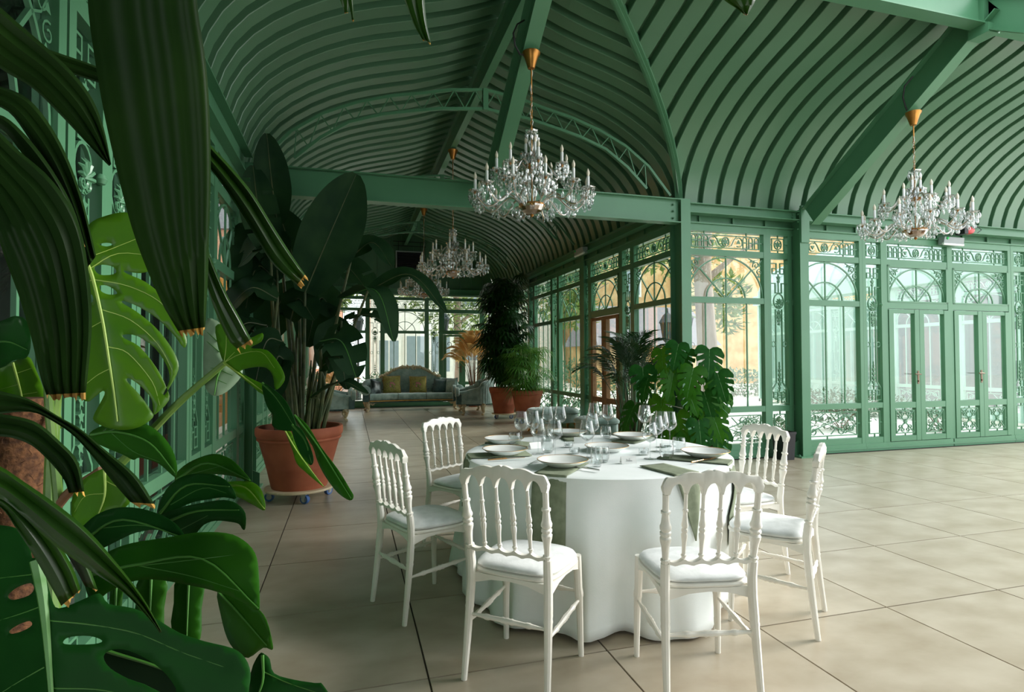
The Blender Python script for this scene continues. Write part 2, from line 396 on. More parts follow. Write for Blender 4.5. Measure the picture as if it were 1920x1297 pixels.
def narrow_bay(w):
    r = thing('window', '', 'window', kind='structure')
    obj('frame', rails(w, [(.107, .187), (.60, .675), (2.65, 2.73)]), GREEN, r, smooth=0)
    panes(r, w, [(.187, .6), (.675, 2.65), (2.73, 2.965)])
    h = w/2; m = MB(); zc = 2.845
    q = h-.04; m.bar([(-q, zc-.08), (q, zc-.08), (q, zc+.08), (-q, zc+.08)], .011, Y0, Y1, True)
    m.bar([(0, 2.73), (0, zc-.08)], .011, Y0, Y1); m.bar([(0, zc+.08), (0, 2.965)], .011, Y0, Y1); mirror_bar(m, [(q, zc), (h, zc)])
    m.bar(ell(.056, .064, 0, 2*pi, 14, 0, zc)[:-1], .012, Y0, Y1, True); leafstar(m, 0, zc, .052, n=6)
    obj('rosette', m, GREEN, r)
    k = MB()
    for b, s in ((2.50, 1), (.80, -1)):   # greek keys, top and bottom
        f = lambda d: b+s*d
        mirror_bar(k, [(h, f(.09)), (.03, f(.09)), (.03, f(-.05)), (.095, f(-.05)), (.095, f(.02)), (.03, f(.02))], .012)
        mirror_bar(k, [(0, f(-.02)), (.03, f(-.02))], .012)
    obj('greek_key', k, GREEN, r)
    u = MB()
    mirror_bar(u, [(h, 2.32), (.05, 2.32), (.05, 2.19), (0, 2.19)], .013)
    mirror_bar(u, [(.05, 1.97), (.05, .98), (h-.01, .88), (h-.01, .70)], .014)
    mirror_bar(u, ell(.032, .036, 0, 2*pi, 12, .05+.04, 1.50)[:-1], .009, True)
    u.bar(ell(.078, .10, 0, 2*pi, 18, 0, 2.08)[:-1], .013, Y0, Y1, True)
    obj('double_bar', u, GREEN, r)
    l = MB()
    for k in range(-3, 4):
        a = k*.5; l.tube([(0, -.03, 2.04), (.03*sin(a), -.042, 2.04+.03*cos(a)), (.055*sin(a*1.05), -.044, 2.04+.062*cos(a)), (.064*sin(a*1.15), -.034, 2.04+.078*cos(a))], [.005, .010, .011, .003], 6)
    for e in (-1, 1): l.tube([(e*x, -.036, z) for x, z in spiral(.026, 2.015, .026, .008, pi, e*0+1.2, 10)], .007, 5)
    for z, s in ((2.40, .034), (2.35, .026), (2.0, .03), (1.93, .04), (1.88, .05), (1.82, .035), (1.77, .022), (1.2, .014), (1.15, .028), (1.09, .03), (1.03, .034), (.97, .034), (.91, .022)): leafstar(l, 0, z, s, -.034, -.012, n=5)
    l.bar([(0, 1.26), (0, .86)], .008, Y0, Y1); l.bar([(0, 2.45), (0, 2.19)], .008, Y0, Y1)
    obj('leaf_ornament', l, GREEN, r)
    b = MB().lathe([(0, -.026), (.018, -.019), (.026, 0), (.018, .019), (0, .026)], 10, (h-.005, -.045, 2.07)); obj('ball_knob', b, GREEN, r)
    p = MB(); q = h-.045; p.bar([(-q, .235), (q, .235), (q, .555), (-q, .555)], .012, Y0, Y1, True)
    p.bar([(0, .187), (0, .235)], .012, Y0, Y1); p.bar([(0, .555), (0, .6)], .012, Y0, Y1); mirror_bar(p, [(q, .395), (h, .395)], .012)
    obj('panel_scroll', p, GREEN, r)
    return r
def door_bay(w, paint=None):
    paint = paint or GREEN
    r = thing('door', '', 'door', kind='structure')
    obj('frame', rails(w, [(2.02, 2.11), (2.65, 2.73)]), paint, r, smooth=0)
    f = MB(); f.box(-w/2, -w/2+.035, -.055, .02, 2.11, 2.65); f.box(w/2-.035, w/2, -.055, .02, 2.11, 2.65); f.box(-w/2, w/2, -.055, .02, 2.11, 2.13); f.box(-w/2, w/2, -.055, .02, 2.62, 2.65)
    obj('transom_frame', f, paint, r, smooth=0)
    panes(r, w, [(2.13, 2.62), (2.73, 2.965)])
    lunette(r, w-.07, 0, 2.13, 2.62)
    m, ros = frieze_orn(w); obj('frieze_ornament', m, paint, r); obj('rosette', ros, paint, r)
    lw = w/2-.012
    for sg in (-1, 1):
        x0, x1 = (-w/2+.008, -.003) if sg < 0 else (.003, w/2-.008)
        d = MB(); s = .085
        d.box(x0, x0+s, -.06, .01, .115, 2.008); d.box(x1-s, x1, -.06, .01, .115, 2.008)
        for z0, z1 in ((.115, .188), (.585, .67), (1.955, 2.008)): d.box(x0+s, x1-s, -.056, .006, z0, z1)
        lf = obj('door_leaf', d, paint, r, smooth=0)
        c = (x0+x1)/2; pw = x1-x0-2*s
        for z0, z1 in ((.188, .585), (.67, 1.955)): obj('pane', MB().box(c-pw/2, c+pw/2, -.028, -.022, z0, z1), PANE, lf, smooth=0)
        gsc = MB(); h = pw/2-.03; a, b = .225, .548; zc = (a+b)/2
        ya, yb = -.05, -.034
        gsc.bar([(-h, a), (h, a), (h, b), (-h, b)], .011, ya, yb, True)
        for q in ([(0, .188), (0, a)], [(0, b), (0, .585)], [(h, zc), (pw/2, zc)], [(-h, zc), (-pw/2, zc)], [(-h, a), (h, b)], [(-h, b), (h, a)]): gsc.bar(q, .009, ya, yb)
        for k in (-1, 1):
            for e in (-1, 1):
                gsc.bar([(e*x, z) for x, z in spiral(h*.55, zc+k*.075, .05, .01, k*.6, k*1.3)], .007, ya, yb)
                gsc.bar([(e*x, z) for x, z in spiral(h*.25, zc+k*.115, .035, .01, k*2.2, -k*1.2)], .007, ya, yb)
        leafstar(gsc, 0, zc, .04, ya-.006, yb, 5)
        gsc.v = [(x+c, y, z) for x, y, z in gsc.v]
        obj('panel_grille', gsc, paint, lf)
    hd = MB(); hx = -.045
    hd.box(hx-.016, hx+.016, -.066, -.06, .93, 1.12); hd.tube([(hx, -.066, 1.07), (hx, -.105, 1.07), (hx-.11, -.108, 1.075)], .009, 8); hd.tube([(hx, -.064, .97), (hx, -.078, .97)], .012, 8)
    obj('door_handle', hd, BRONZE, r, label='bronze lever door handle')
    return r
ORD = ['first', 'second', 'third', 'fourth', 'fifth', 'sixth', 'seventh', 'eighth', 'ninth', 'tenth']
protos = {}
nwin = [0, 0]
def place(kind, w, pos, axis, plane, where, count, recolor=None):
    key = (kind, round(w, 3))
    make = {'W': wide_bay, 'N': narrow_bay, 'D': door_bay}[kind]
    if key not in protos:
        o = make(w); protos[key] = o
    else: o = copy_tree(protos[key])
    if axis == 'x': o.location = (pos, plane, 0); o.rotation_euler = (0, 0, 0)
    elif axis == 'y-': o.location = (plane, pos, 0); o.rotation_euler = (0, 0, -pi/2)
    else: o.location = (plane, pos, 0); o.rotation_euler = (0, 0, pi/2)
    d = kind == 'D'; nwin[d] += 1
    o.name = ('door_%d' if d else 'window_%d') % nwin[d]
    nm = {'W': 'wide arched window', 'N': 'narrow ornamental window', 'D': 'glazed double door'}[kind]
    count[kind] = count.get(kind, 0)+1
    n = count[kind]
    o['label'] = '%s %s' % (ORD[n-1] if n <= 10 else str(n)+'th', nm)+' '+where
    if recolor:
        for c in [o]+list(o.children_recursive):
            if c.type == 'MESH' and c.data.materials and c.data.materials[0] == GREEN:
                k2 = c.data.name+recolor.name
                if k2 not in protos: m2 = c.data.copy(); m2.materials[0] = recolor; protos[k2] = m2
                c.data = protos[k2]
    return o
cnt = {}
for k, w, p in (('W', 1.15, 4.76), ('N', .274, 5.583), ('W', 1.15, 6.363), ('N', .274, 7.192), ('D', 1.15, 8.017), ('D', 1.15, 9.267), ('N', .274, 10.1), ('W', 1.15, 10.925), ('N', .274, 11.75)):
    place(k, w, p, 'x', 6.47, 'along the door wall, counted from the corner column', cnt)
cnt = {}
for k, w, p in (('W', 1.08, 7.075), ('N', .262, 7.862), ('D', 1.08, 8.648), ('N', .262, 9.435), ('W', 1.08, 10.222), ('N', .262, 11.01), ('W', 1.08, 11.797), ('N', .262, 12.584), ('W', 1.08, 13.37), ('N', .262, 14.158), ('W', 1.08, 14.945), ('N', .262, 15.73)):
    o = place(k, w, p, 'y-', 4.09, 'along the side glass wall, counted from the corner column', cnt)
    if k == 'D':
        for c in o.children_recursive:
            if c.name.startswith('door_leaf'):
                m2 = c.data.copy(); m2.materials[0] = WOODF; c.data = m2; c['label'] = 'brown door leaf'
cnt = {}
for k, w, p in (('W', 1.10, -.125), ('N', .288, .683), ('W', 1.10, 1.493), ('N', .288, 2.303), ('D', 1.10, 3.113), ('N', .2, 3.87)):
    place(k, w, p, 'x', 16.2, 'in the far end wall, counted from the orange side', cnt)
cnt = {}
for k, w, p in (('W', .86, 1.955), ('N', .25, 2.645), ('N', .25, 3.0), ('W', .86, 3.68), ('N', .25, 4.36), ('N', .25, 4.715), ('W', .86, 5.385), ('N', .25, 6.06)):
    place(k, w, p, 'y+', -1.05, 'in the near wall behind the big leaves, counted from the camera', cnt)
cnt = {}
y = 6.93
for i in range(6):
    place('W', 1.08, y, 'y+', -1.05, 'in the wall behind the giant potted plant, counted from the column', cnt)
    place('N', .262, y+.787, 'y+', -1.05, 'in the wall behind the giant potted plant, counted from the column', cnt)
    y += 1.574

# ------------------------------------------------------------------ steel frame
def ibeam(p0, p1, depth, width, up=(0, 0, 1), tf=.012, tw=.009):
    """I-section whose top face runs along p0 to p1"""
    a, b = Vector(p0), Vector(p1); t = (b-a).normalized(); u = Vector(up); s = t.cross(u).normalized(); u = s.cross(t).normalized()
    m = MB()
    def slab(s0, s1, u0, u1):
        m.hexa([a+s*s0+u*u0, a+s*s1+u*u0, b+s*s1+u*u0, b+s*s0+u*u0, a+s*s0+u*u1, a+s*s1+u*u1, b+s*s1+u*u1, b+s*s0+u*u1])
    slab(-width/2, width/2, -tf, 0); slab(-width/2, width/2, -depth, -depth+tf); slab(-tw/2, tw/2, -depth+tf, -tf)
    return m
def beam(name, label, p0, p1, depth, width, up=(0, 0, 1), cat='beam', group=None):
    return tag(obj(name, ibeam(p0, p1, depth, width, up), GREEN, smooth=0), label, cat, group, 'structure')
def bolts(parent, pts, ax):
    m = MB()
    for p in pts:
        p = Vector(p); a = Vector(ax)
        m.tube([p, p+a*.012], .015, 6); m.tube([p+a*.010, p+a*.02], .008, 6)
    return obj('bolt_heads', m, GREEN, parent, kind='stuff')
def column(x, y, label, face, h=3.3, w=.135, d=.26):
    """face: outward direction of the visible flange"""
    f = Vector((face[0], face[1], 0)); s = Vector((-f.y, f.x, 0)); c = Vector((x, y, 0))
    r = thing('steel_column', label, 'column', c, kind='structure')
    m = MB()
    def sl(a0, a1, b0, b1, z0, z1):
        P = [f*a0+s*b0, f*a1+s*b0, f*a1+s*b1, f*a0+s*b1]
        m.hexa([p+Vector((0, 0, z0)) for p in P]+[p+Vector((0, 0, z1)) for p in P])
    sl(-.012, 0, -w/2, w/2, .02, h); sl(-d, -d+.012, -w/2, w/2, .02, h); sl(-d+.012, -.012, -.0045, .0045, .02, h)
    obj('shaft', m, GREEN, r, smooth=0)
    m = MB(); sl(-d-.04, .04, -w/2-.06, w/2+.06, 0.0, .02)
    for e in (-1, 1):
        P = [f*-.19+s*e*.03, f*-.05+s*e*.03, f*-.05+s*e*.034, f*-.19+s*e*.034]
    obj('base_plate', m, GREEN, r, smooth=0)
    m = MB()
    for e in (-1, 1):
        q0 = s*(e*.005); q1 = s*(e*(w/2+.05)); a = f*(-d/2-.006); b = f*(-d/2+.006)
        m.hexa([a+q0+Vector((0, 0, .02)), a+q1+Vector((0, 0, .02)), b+q1+Vector((0, 0, .02)), b+q0+Vector((0, 0, .02)),
                a+q0+Vector((0, 0, .22)), a+q1+Vector((0, 0, .16)), b+q1+Vector((0, 0, .16)), b+q0+Vector((0, 0, .22))])
    obj('gusset', m, GREEN, r, smooth=0)
    bolts(r, [f*(-d+.05)+s*e*(w/2+.03)+Vector((0, 0, .02)) for e in (-1, 1)]+[f*(-.03)+s*e*(w/2+.03)+Vector((0, 0, .02)) for e in (-1, 1)], (0, 0, 1))
    return r
cP = column(4.024, 6.22, 'green steel corner column where the hall meets the door wall', (0, -1))
c2 = column(5.81, 6.22, 'green steel column under the sloping rafter, black bin beside it', (0, -1))
cL = column(-1.007, 6.22, 'dark green steel column beside the giant potted plant', (0, -1), w=.165)
column(3.99, 9.42, 'slim steel column next to the brown door leaves', (-1, 0), w=.1, d=.16)
column(3.99, 12.62, 'slim steel column behind the tall dark potted palm', (-1, 0), w=.1, d=.16)
ib = beam('steel_beam', 'deep green beam spanning the hall behind the nearest chandelier', (-.925, 6.285, 3.295), (3.957, 6.285, 3.295), .30, .14)
bolts(ib, [(3.88, 6.268, z) for z in (3.06, 3.145, 3.23)]+[(-.86, 6.268, z) for z in (3.06, 3.145, 3.23)], (0, -1, 0))
eb = beam('eave_beam', 'green eave beam between the corner column and the rafter column', (4.09, 6.285, 3.262), (5.74, 6.285, 3.262), .125, .13)
bolts(eb, [(5.68, 6.275, z) for z in (3.175, 3.225)], (0, -1, 0))
beam('eave_beam', 'green eave beam over the double doors carrying the red beacon', (5.88, 6.285, 3.262), (12.7, 6.285, 3.262), .125, .13)
beam('eave_beam', 'green eave beam along the side glass wall of the hall', (3.95, 6.4, 3.27), (3.95, 16.1, 3.27), .125, .13)
beam('eave_beam', 'dark green eave beam above the wall behind the giant plant', (-.98, 6.4, 3.28), (-.98, 16.1, 3.28), .125, .13)
beam('eave_beam', 'dark green eave beam above the near wall behind the palm leaves', (-1.0, .3, 3.32), (-1.0, 6.1, 3.32), .27, .16)
beam('eave_beam', 'green eave beam across the far end wall under the gable', (-.95, 16.12, 3.29), (4.0, 16.12, 3.29), .16, .13)
# brackets between the eave beams and the window heads
def bracket_row(label, p0, p1, n, ax):
    r = thing('eave_brackets', label, 'bracket', kind='structure'); a, b = Vector(p0), Vector(p1)
    for k in range(n):
        p = a.lerp(b, (k+.5)/n); m = MB().box(-.012, .012, -.012, .012, 0, .1)
        obj('bracket', m, GREEN, r, loc=p, smooth=0)
    t = MB(); d = (b-a).normalized(); s = Vector((-d.y, d.x, 0))*.03
    t.hexa([a-s, b-s, b+s, a+s, a-s+Vector((0, 0, .02)), b-s+Vector((0, 0, .02)), b+s+Vector((0, 0, .02)), a+s+Vector((0, 0, .02))])
    obj('angle_strip', t, GREEN, r, smooth=0)
bracket_row('small green brackets over the windows of the door wall', (4.1, 6.42, 3.05), (12.7, 6.42, 3.05), 17, 'x')
bracket_row('small green brackets over the side glass wall of the hall', (4.04, 6.5, 3.05), (4.04, 16.1, 3.05), 18, 'y')
# closing strips above the window heads
tag(obj('wall_right', MB().box(4.03, 12.7, 6.44, 6.50, 3.05, 3.34), GREEN, smooth=0), 'green closing strip above the windows of the door wall', 'wall', kind='structure')
tag(obj('wall_side', MB().box(4.06, 4.12, 6.45, 16.2, 3.05, 3.34), GREEN, smooth=0), 'green closing strip above the side glass wall', 'wall', kind='structure')
tag(obj('wall_left', MB().box(-1.10, -1.03, .3, 16.2, 3.05, 3.36), GREEN, smooth=0), 'green closing strip above the wall behind the plants', 'wall', kind='structure')

# ------------------------------------------------------------------ ogee roof
PROF = [(0, 3.30), (.03, 3.47), (.09, 3.62), (.19, 3.79), (.32, 3.935), (.52, 4.095), (.77, 4.24), (1.0, 4.345), (1.25, 4.43), (1.5, 4.50), (1.75, 4.565), (2.0, 4.645), (2.25, 4.745), (2.56, 4.885)]
def prof(t):
    t = max(0, min(2.56, t))
    for (a, za), (b, zb) in zip(PROF, PROF[1:]):
        if t <= b: return za+(zb-za)*(t-a)/(b-a)
    return PROF[-1][1]
def prof_n(t):
    e = .02; d = Vector((2*e, prof(t+e)-prof(t-e))); d.normalize()
    return Vector((-d.y, d.x))     # outward (up and away)
TS = [p[0] for p in PROF]
def samples(t0, t1):
    return [t0]+[t for t in TS if t0+.015 < t < t1-.015]+[t1]
ceil_root = thing('ceiling', 'green ribbed metal ceiling curving up to the ridge', 'ceiling', kind='structure')
RD, PITCH_U = .075, .2665
def slope(fn, u0, u1, tmax, cut0=None, first=None, end=None, pw=.176):
    """fn(t, u, off): world point; sheet, wide panels and hanging ribs run from eave to ridge, one after another along u"""
    bk = MB(); ts = samples(0, tmax)
    lo = (lambda t: u0) if cut0 is None else (lambda t: max(u0, cut0[1](t)))
    hi = (lambda t: u1) if end is None else end
    for a, b in zip(ts, ts[1:]):
        for o in (RD, RD+.04):
            q = [fn(a, lo(a), o), fn(b, lo(b), o), fn(b, hi(b), o), fn(a, hi(a), o)]
            bk.add(q, [(0, 1, 2, 3) if o == RD else (3, 2, 1, 0)])
    obj('roof_sheet', bk, ROOFG, ceil_root)
    if first is None: return
    u = first; shared = {}
    def rows(c0, c1, base, parts):
        m = MB(); n = 14; vs = []; K = len(parts)
        for k in range(n+1):
            q = k/n; q = q*q*(1-.35*q)/.65 if c0 < .3 else q
            for du, o in parts:
                f = min(1, max(0, du/PITCH_U)); c = c0+(c1-c0)*f
                vs.append(fn(c+(tmax-c)*q, u-base+du, o))
        return m.add(vs, [(k*K+j, k*K+j+1, (k+1)*K+j+1, (k+1)*K+j) for k in range(n) for j in range(K-1)])
    pn = [(PITCH_U-pw, .0001+RD), (PITCH_U-pw+.005, 0), (PITCH_U-.005, 0), (PITCH_U, RD)]
    lip = [(PITCH_U-pw+.006, .0), (PITCH_U-pw+.010, -.005), (PITCH_U-pw+.018, -.005), (PITCH_U-pw+.022, .0)]
    while u+PITCH_U < u1:
        c0, c1 = (0, 0) if cut0 is None else (max(0, cut0[0](u)), max(0, cut0[0](u+PITCH_U)))
        if min(c0, c1) < tmax-.05:
            for nm, parts in (('roof_panel', pn), ('panel_lip', lip)):
                if c0 <= 0 and c1 <= 0:
                    if nm not in shared: o = obj(nm, rows(0, 0, 0, parts), ROOFG, ceil_root); shared[nm] = (o.data, u)
                    else:
                        d = Vector(fn(1, 1, 0))-Vector(fn(1, 0, 0)); obj(nm, shared[nm][0], None, ceil_root, loc=d*(u-shared[nm][1]))
                elif nm == 'roof_panel' or c0 < tmax-.05: obj(nm, rows(c0, c1, 0, parts), ROOFG, ceil_root)
        u += PITCH_U
XR, XL, YE = 4.02, -1.02, 6.36
RX, RY = 1.5, 3.95
def fR(t, u, o): n = prof_n(t); return (XR-t-n.x*o, u, prof(t)+n.y*o)
def fL(t, u, o): n = prof_n(t); return (XL+t+n.x*o, u, prof(t)+n.y*o)
def fW(t, u, o): n = prof_n(t); return (u, YE-t-n.x*o, prof(t)+n.y*o)
# hall, window side (cut by the valley), hall, plant side, wing towards the doors
slope(fR, 3.9, 16.15, 2.535, (lambda u: YE-u, lambda t: YE-t), first=3.95+.04)
slope(fL, -2.0, 16.15, 2.535, None, first=-.02)
slope(fW, 1.55, 12.7, 2.45, (lambda u: XR-u, lambda t: XR-t), first=1.62, pw=.200)
slope(fR, -2.0, 2, 2.535, None, None, lambda t: 1.54+t)  # unseen roof sheet by the camera, added to cut light from behind
tag(obj('wall_front_added', MB().box(-1.1, 4.1, -2.12, -2.0, -.08, 4.95), GREEN, smooth=0), 'added green end wall behind the camera, unseen, holding back light', 'wall', kind='structure')  # unseen wall added to block light from behind the camera
tag(obj('ridge_cap', MB().box(1.40, 1.60, -2.0, 16.1, 4.87, 5.1), ROOFG, smooth=0), 'closing strip over the ridge beam of the hall', 'ridge cap', kind='structure')
# valley rafter
vp = [(XR-t, YE-t, prof(t)-.02) for t in samples(0, 2.4)]
vm = MB(); sdir = Vector((1, -1, 0)).normalized()*.045
rows = []
for p in vp:
    p = Vector(p); rows.append([p-sdir, p+sdir, p+sdir+Vector((0, 0, .06)), p-sdir+Vector((0, 0, .06))])
vm.add([q for r in rows for q in r], [(k*4+j, k*4+(j+1) % 4, k*4+4+(j+1) % 4, k*4+4+j) for k in range(len(rows)-1) for j in range(4)])
vr = []
for p in vp:
    p = Vector(p); vr.append([p-sdir*.35-Vector((0, 0, .02)), p+sdir*.35-Vector((0, 0, .02)), p+sdir*.35, p-sdir*.35])
vm.add([q for r in vr for q in r], [(k*4+j, k*4+(j+1) % 4, k*4+4+(j+1) % 4, k*4+4+j) for k in range(len(vr)-1) for j in range(4)])
tag(obj('valley_rafter', vm, GREEN), 'curved green valley rafter rising from the corner column', 'rafter', kind='structure')
# ridge beams and straight rafters
beam('ridge_beam', 'dark green ridge beam running along the top of the hall', (1.5, 1.2, 4.80), (1.5, 16.1, 4.80), .31, .085)
beam('ridge_beam', 'brightly lit ridge beam of the wing above the doors', (1.5, 3.95, 4.78), (12.7, 3.95, 4.78), .33, .14)
SL = .675
def rafter(label, x, s=1):
    y0, y1 = 6.19, 3.97
    z = lambda y: 2.945+SL*(6.17-y)
    dz = .355
    a = (x, 3.95+s*(y0-3.95), z(y0)+dz); b = (x, 3.95+s*(y1-3.95), z(y1)+dz)
    r = beam('roof_rafter', label, a, b, .30, .135, cat='rafter')
    return r
r1 = rafter('thick sloping rafter carrying the nearest chandelier', 1.5)
r2 = rafter('sloping rafter from the door wall column, carrying the other near chandelier', 5.81)
rafter('short lit rafter beyond the ridge, near the frame corner', 5.81, -1)
rafter('lit rafter beyond the ridge over the chairs', 1.5, -1)
rb = MB().box(5.735, 5.885, 3.86, 4.04, 4.36, 4.45).box(5.74, 5.88, 3.90, 3.99, 4.44, 4.86); tag(obj('ridge_cap_plate', rb, GREEN, smooth=0), 'folded green plate joining rafters at the ridge', 'plate', kind='structure')
bp = MB().box(5.745, 5.875, 6.195, 6.225, 2.84, 3.33); o = tag(obj('rafter_end_plate', bp, GREEN, smooth=0), 'bolted end plate where the rafter meets its column', 'plate', kind='structure')
bolts(r2, [(5.70, 6.2, z) for z in ()] or [(5.735, 6.24, 3.02), (5.735, 6.24, 3.12), (5.735, 6.24, 3.22)], (-1, 0, 0))
# lattice arch trusses
def truss(y, label):
    r = thing('lattice_truss', label, 'truss', (0, y, 0), kind='structure')
    up = [(0, 4.41), (.4, 4.36), (.7, 4.285), (1.07, 4.205), (1.42, 4.095), (1.775, 3.934), (2.09, 3.708), (2.39, 3.362)]
    lo = [(0, 4.19), (.53, 4.13), (.82, 4.07), (1.16, 3.992), (1.51, 3.869), (1.80, 3.671), (2.06, 3.427)]
    def chord(P, name):
        P = [(1.5-x, 0, z) for x, z in P[::-1]]+[(1.5+x, 0, z) for x, z in P[1:]]
        m = MB().tube(P, .022, 4); obj(name, m, GREEN, r, smooth=0)
    chord(up, 'top_chord'); chord(lo, 'bottom_chord')
    def ip(P, x):
        for (a, za), (b, zb) in zip(P, P[1:]):
            if x <= b: return za+(zb-za)*(x-a)/(b-a)
        return P[-1][1]
    web = []
    for k in range(9):
        x0 = k*.24
        web += [((x0, ip(lo, x0)), (x0+.12, ip(up, x0+.12))), ((x0+.12, ip(up, x0+.12)), (min(x0+.24, 2.06), ip(lo, min(x0+.24, 2.06))))]
    for sg in (-1, 1):
        for a, b in web:
            obj('web_rod', MB().tube([(1.5+sg*a[0], 0, a[1]), (1.5+sg*b[0], 0, b[1])], .008, 4), GREEN, r, smooth=0)
    obj('web_post', MB().box(1.47, 1.53, -.03, .03, 4.17, 4.42), GREEN, r, smooth=0)
for k, y in enumerate((6.36, 9.55, 12.95)): truss(y, ['lattice arch truss above the hall beam', 'lattice arch truss in the middle of the hall', 'lattice arch truss nearest the far gable'][k])
# far gable wall with standing seams
gm = MB(); gp = [(-1.02+t, prof(t)+.1) for t in TS]+[(4.02-t, prof(t)+.1) for t in TS[::-1]]
gm.prism([(-1.05, 3.1)]+gp+[(4.05, 3.1)], 16.14, 16.24)
gw = tag(obj('wall_back', gm, ROOFG, smooth=0), 'green metal gable wall above the far windows', 'wall', kind='structure')
x = -.9
while x < 4.0:
    t = min(x+1.02, 4.02-x); obj('gable_seam', MB().box(x-.012, x+.012, 16.10, 16.14, 3.3, max(3.35, prof(t))), ROOFG, gw, smooth=0); x += .33
vt = thing('louvre_vent', 'black louvred ventilation panel hung before the far gable', 'vent', (1.61, 16.0, 3.96))
obj('frame', MB().box(-.38, .38, -.03, .09, -.35, -.32).box(-.38, .38, -.03, .09, .32, .35).box(-.38, -.35, -.03, .09, -.32, .32).box(.35, .38, -.03, .09, -.32, .32), GREYP, vt, smooth=0)
obj('backing', MB().box(-.35, .35, .05, .09, -.32, .32), BLACK, vt, smooth=0)
sl = MB().hexa([(-.35, -.02, -.012), (.35, -.02, -.012), (.35, .03, .012), (-.35, .03, .012), (-.35, -.02, -.006), (.35, -.02, -.006), (.35, .03, .018), (-.35, .03, .018)]).mesh('slat', BLACK, 0)
for k in range(14): obj('slat', sl, None, vt, loc=(0, 0, -.3+k*.046))
obj('hanger', MB().tube([(-.3, .05, .34), (-.3, .05, .62)], .008, 5).tube([(.3, .05, .34), (.3, .05, .62)], .008, 5).tube([(-.45, .05, .5), (.45, .05, .5)], .01, 5).tube([(-.45, .05, .62), (.45, .05, .62)], .01, 5), BLACK, vt)
# ------------------------------------------------------------------ outside
tag(obj('ground', MB().box(-45, 60, -20, 75, -.3, -.09), GRAVEL, smooth=0), 'pale gravel court outside the glass walls', 'ground', kind='structure')
def leafcloud(n, rx, ry, rz, c, size, rng, flat=.4, shell=.5):
    m = MB()
    for _ in range(n):
        while True:
            p = Vector((rng.uniform(-1, 1), rng.uniform(-1, 1), rng.uniform(-1, 1)))
            if shell < p.length < 1: break
        o = Vector((p.x*rx, p.y*ry, p.z*rz))+Vector(c)
        d = (Vector((p.x, p.y, p.z*flat))+Vector((rng.uniform(-1, 1), rng.uniform(-1, 1), rng.uniform(-.8, .8)))*.8).normalized()
        s = d.cross(Vector((rng.uniform(-.3, .3), rng.uniform(-.3, .3), 1))).normalized(); L = size*rng.uniform(.7, 1.3)
        nn = d.cross(s)*L*.12
        m.add([o, o+d*L*.5+s*L*.22+nn, o+d*L, o+d*L*.5-s*L*.22+nn], [(0, 1, 2, 3)])
    return m
def bush(label, loc, rx, ry, rz, n, size, mt=None, seed=1, group=None):
    rng = random.Random(seed)
    r = thing('bush', label, 'bush', (loc[0], loc[1], -.09), group=group)
    obj('foliage', leafcloud(n, rx, ry, rz, (0, 0, rz*.95), size, rng), mt or LF_BUSH, r, kind='stuff')
    st = MB()
    for k in range(7):
        a = k*.9; st.tube([(0, 0, 0), (cos(a)*rx*.3, sin(a)*ry*.3, rz*.7), (cos(a)*rx*.6, sin(a)*ry*.6, rz*1.4)], [.012, .008, .004], 4)
    obj('stem', st, STEMB, r, kind='stuff')
    return r
bush('grey green bush outside the first wide window, behind the small split-leaf plant', (4.85, 7.5), .55, .4, .24, 700, .08, seed=3)
bush('grey green bush outside the window next to the rafter column', (6.35, 7.6), .55, .35, .26, 700, .08, seed=4)
bush('small bush outside the first pair of double doors', (7.35, 8.3), .3, .3, .2, 260, .07, seed=5)
bush('grey green bush outside the second pair of double doors', (9.2, 9.0), .8, .4, .34, 700, .09, seed=6)
bush('bush outside at the frame edge beyond the last door', (10.7, 8.2), .4, .4, .3, 400, .09, seed=61)
bush('low lavender bed across the court in front of the ochre building', (14.0, 18.4), 2.0, 1.0, .5, 1600, .16, seed=7)
bush('low lavender bed farther along the ochre wall', (10.0, 18.8), 1.3, 1.0, .5, 900, .16, seed=8)
bush('lavender border at the foot of the opposite glasshouse', (12.1, 12.0), .4, 2.4, .3, 1300, .11, seed=9)
bush('clipped bush behind the far end wall, beyond the sofa', (1.6, 18.2), 1.5, .6, .55, 900, .14, seed=10)
bush('dense bush outside the far end wall on the orange side', (-1.2, 18.0), .7, .6, .6, 700, .14, seed=11)
bush('bush outside the side glass wall behind the potted palms', (5.4, 13.6), .6, 1.4, .7, 900, .12, seed=12)
def tree(label, loc, rad, h, clouds, seed):
    r = thing('tree', label, 'tree', (loc[0], loc[1], -.09)); rng = random.Random(seed)
    t = MB(); pts = [(0, 0, 0), (.04, .02, h*.3), (-.05, .05, h*.6), (.1, 0, h)]
    t.tube(pts, [rad*1.25, rad, rad*.9, rad*.6], 12)
    for k in range(5):
        a = k*1.3; z = h*(.55+.09*k); t.tube([(0, 0, z), (cos(a)*.8, sin(a)*.8, z+.6), (cos(a)*1.8, sin(a)*1.8, z+1.2)], [rad*.4, rad*.25, rad*.1], 6)
    obj('trunk', t, BARK, r)
    m = MB()
    for cx, cy, cz, q, n in clouds: m.merge(leafcloud(n, q, q, q*.8, (cx, cy, cz), .26, rng, shell=.2))
    obj('foliage', m, LF_TREE, r, kind='stuff')
tree('thick pale tree trunk outside the first wide window beside the corner column', (8.35, 12.1), .235, 6, [(1.2, 1.2, 3.1, .75, 350), (-1.1, .4, 4.4, 1.0, 450), (.6, 2, 4.6, 1.2, 500), (2.2, 2.4, 2.6, .6, 200)], 21)
tree('leafy tree seen through the side glass wall nearest the corner column', (6.6, 17.6), .13, 5, [(0, 0, 3.6, 1.2, 700), (.6, -.6, 4.6, 1.1, 500), (-.8, .6, 4.8, 1.1, 500), (.3, -.8, 2.9, .7, 300)], 22)
